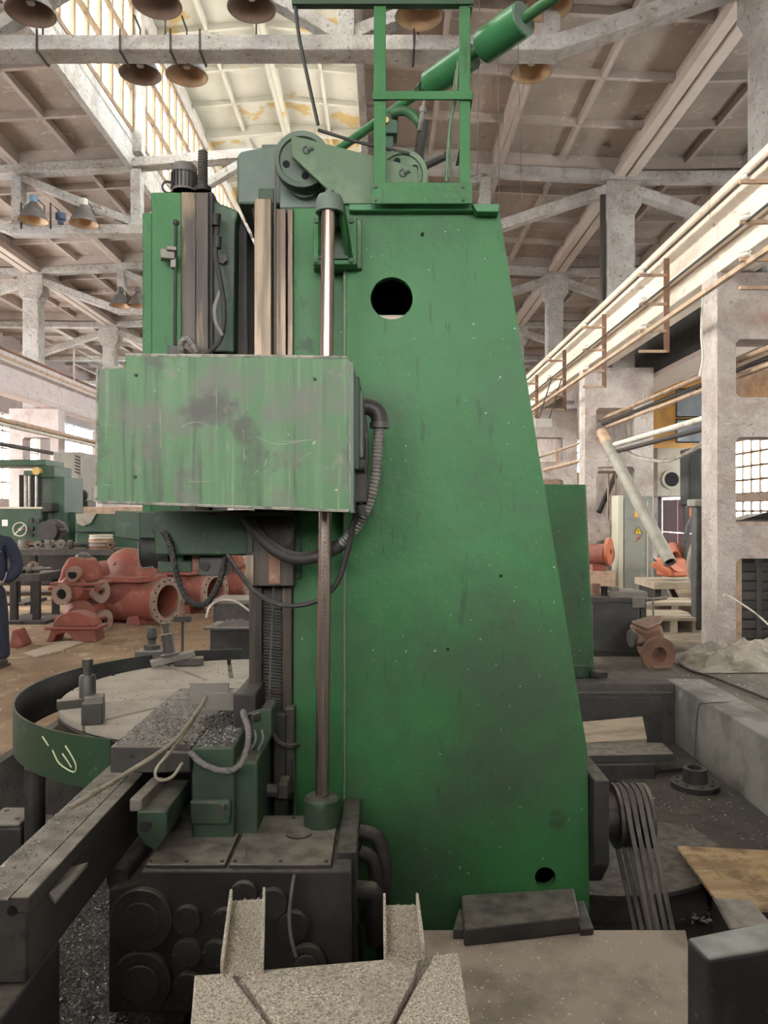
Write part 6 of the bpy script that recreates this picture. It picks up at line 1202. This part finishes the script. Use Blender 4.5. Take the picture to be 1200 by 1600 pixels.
# ---- the worker at the picture edge
def skinned(name, verts, edges, mat, parent, origin, sub=2):
    me = bpy.data.meshes.new(name); me.from_pydata([V(v[0]) for v in verts], edges, []); ob = bpy.data.objects.new(name, me); COL.objects.link(ob)
    sk = ob.modifiers.new('skin', 'SKIN'); sk.use_smooth_shade = True; sk.branch_smoothing = .5
    for i, (p, r) in enumerate(verts): d = me.skin_vertices[0].data[i]; d.radius = r if isinstance(r, tuple) else (r, r); d.use_root = (i == 0)
    s2 = ob.modifiers.new('subsurf', 'SUBSURF'); s2.levels = sub; s2.render_levels = sub
    me.materials.append(MATS[mat]); put(ob, V(origin), parent); return ob
wp = P(-16, 1042, 8.45); wp.z = 0
wk = thing('person', 'person in a dark navy work jacket and trousers, hands in pockets', 'person', wp)
body = skinned('body', [((0, 0, 1.05), (.13, .09)), ((0, 0, 1.30), (.15, .10)), ((0, .01, 1.44), (.10, .08)), ((0, .01, 1.52), (.055, .06)), ((0, -.005, 1.60), (.070, .085)), ((0, -.01, 1.69), (.078, .095)), ((0, 0, 1.76), (.055, .07))], [(0, 1), (1, 2), (2, 3), (3, 4), (4, 5), (5, 6)], 'skin', wk, wp)
skinned('jacket', [((0, 0, .88), (.215, .14)), ((0, 0, 1.02), (.215, .14)), ((0, 0, 1.22), (.215, .14)), ((0, .01, 1.36), (.20, .13)), ((0, .015, 1.45), (.09, .08)), ((0, .01, 1.50), (.075, .075)),
                   ((.19, .01, 1.385), (.075, .075)), ((.255, .03, 1.24), (.075, .075)), ((.285, .05, 1.10), (.07, .07)), ((.25, -.02, .99), (.065, .065)), ((.17, -.07, .94), (.055, .055)),
                   ((-.19, .01, 1.385), (.075, .075)), ((-.255, .03, 1.24), (.075, .075)), ((-.285, .05, 1.10), (.07, .07)), ((-.25, -.02, .99), (.065, .065)), ((-.17, -.07, .94), (.055, .055))],
        [(0, 1), (1, 2), (2, 3), (3, 4), (4, 5), (3, 6), (6, 7), (7, 8), (8, 9), (9, 10), (3, 11), (11, 12), (12, 13), (13, 14), (14, 15)], 'navy', wk, wp)
skinned('trousers', [((0, 0, .95), (.165, .115)), ((0, 0, .86), (.16, .11)), ((.10, 0, .76), (.098, .10)), ((.125, -.01, .50), (.082, .085)), ((.13, .01, .28), (.075, .08)), ((.135, .02, .07), (.078, .085)), ((-.10, 0, .76), (.098, .10)), ((-.125, -.01, .50), (.082, .085)), ((-.13, .01, .28), (.075, .08)), ((-.135, .02, .07), (.078, .085))],
        [(0, 1), (1, 2), (2, 3), (3, 4), (4, 5), (1, 6), (6, 7), (7, 8), (8, 9)], 'navy_trouser', wk, wp)
for s_ in (-1, 1):
    m = MB(); m.sphere(wp + V((.14 * s_, -.05, .045)), .075, 16, (.75, 1.9, .62)); m.box(wp.x + .14 * s_ - .05, wp.x + .14 * s_ + .05, wp.y - .17, wp.y + .08, 0, .025); m.build('shoe', 'shoe', wk)
    # hand tucked into the jacket pocket: palm with five fingers
    h = skinned('hand', [((.17 * s_, -.07, .95), (.032, .02)), ((.13 * s_, -.075, .91), (.04, .018)), ((.075 * s_, -.075, .885), (.009, .009)), ((.085 * s_, -.075, .865), (.009, .009)), ((.10 * s_, -.075, .855), (.009, .009)), ((.12 * s_, -.075, .855), (.008, .008)), ((.09 * s_, -.08, .93), (.01, .01))], [(0, 1), (1, 2), (1, 3), (1, 4), (1, 5), (1, 6)], 'skin', wk, wp, 1)
    m = MB().sphere(wp + V((.085 * s_, .005, 1.655)), .03, 10, (.4, .8, 1.2)); m.build('ear', 'skin', wk)
    m = MB().sphere(wp + V((.032 * s_, -.092, 1.675)), .012, 10); m.build('eye', 'white_print', wk)
MB().prism([wp + V((-.018, -.09, 1.625)), wp + V((.018, -.09, 1.625)), wp + V((0, -.125, 1.635))], (0, .01, .055)).build('nose', 'skin', wk, bevel=.006)
MB().obox(wp + V((0, -.092, 1.59)), (.05, .012, .012)).build('mouth', 'red_oxide', wk, bevel=.003)
MB().sphere(wp + V((0, .02, 1.72)), .105, 18, (.92, 1.02, .85)).build('hair', 'hair', wk)
MB().tube([wp + V((-.17, -.135, 1.27)), wp + V((0, -.155, 1.275)), wp + V((.19, -.125, 1.27))], .006, 5).build('chest_piping', 'piping_grey', wk)
MB().tube([wp + V((.24, -.11, 1.05)), wp + V((.225, -.115, .98)), wp + V((.20, -.12, .93))], .005, 5).build('pocket_piping', 'piping_grey', wk)
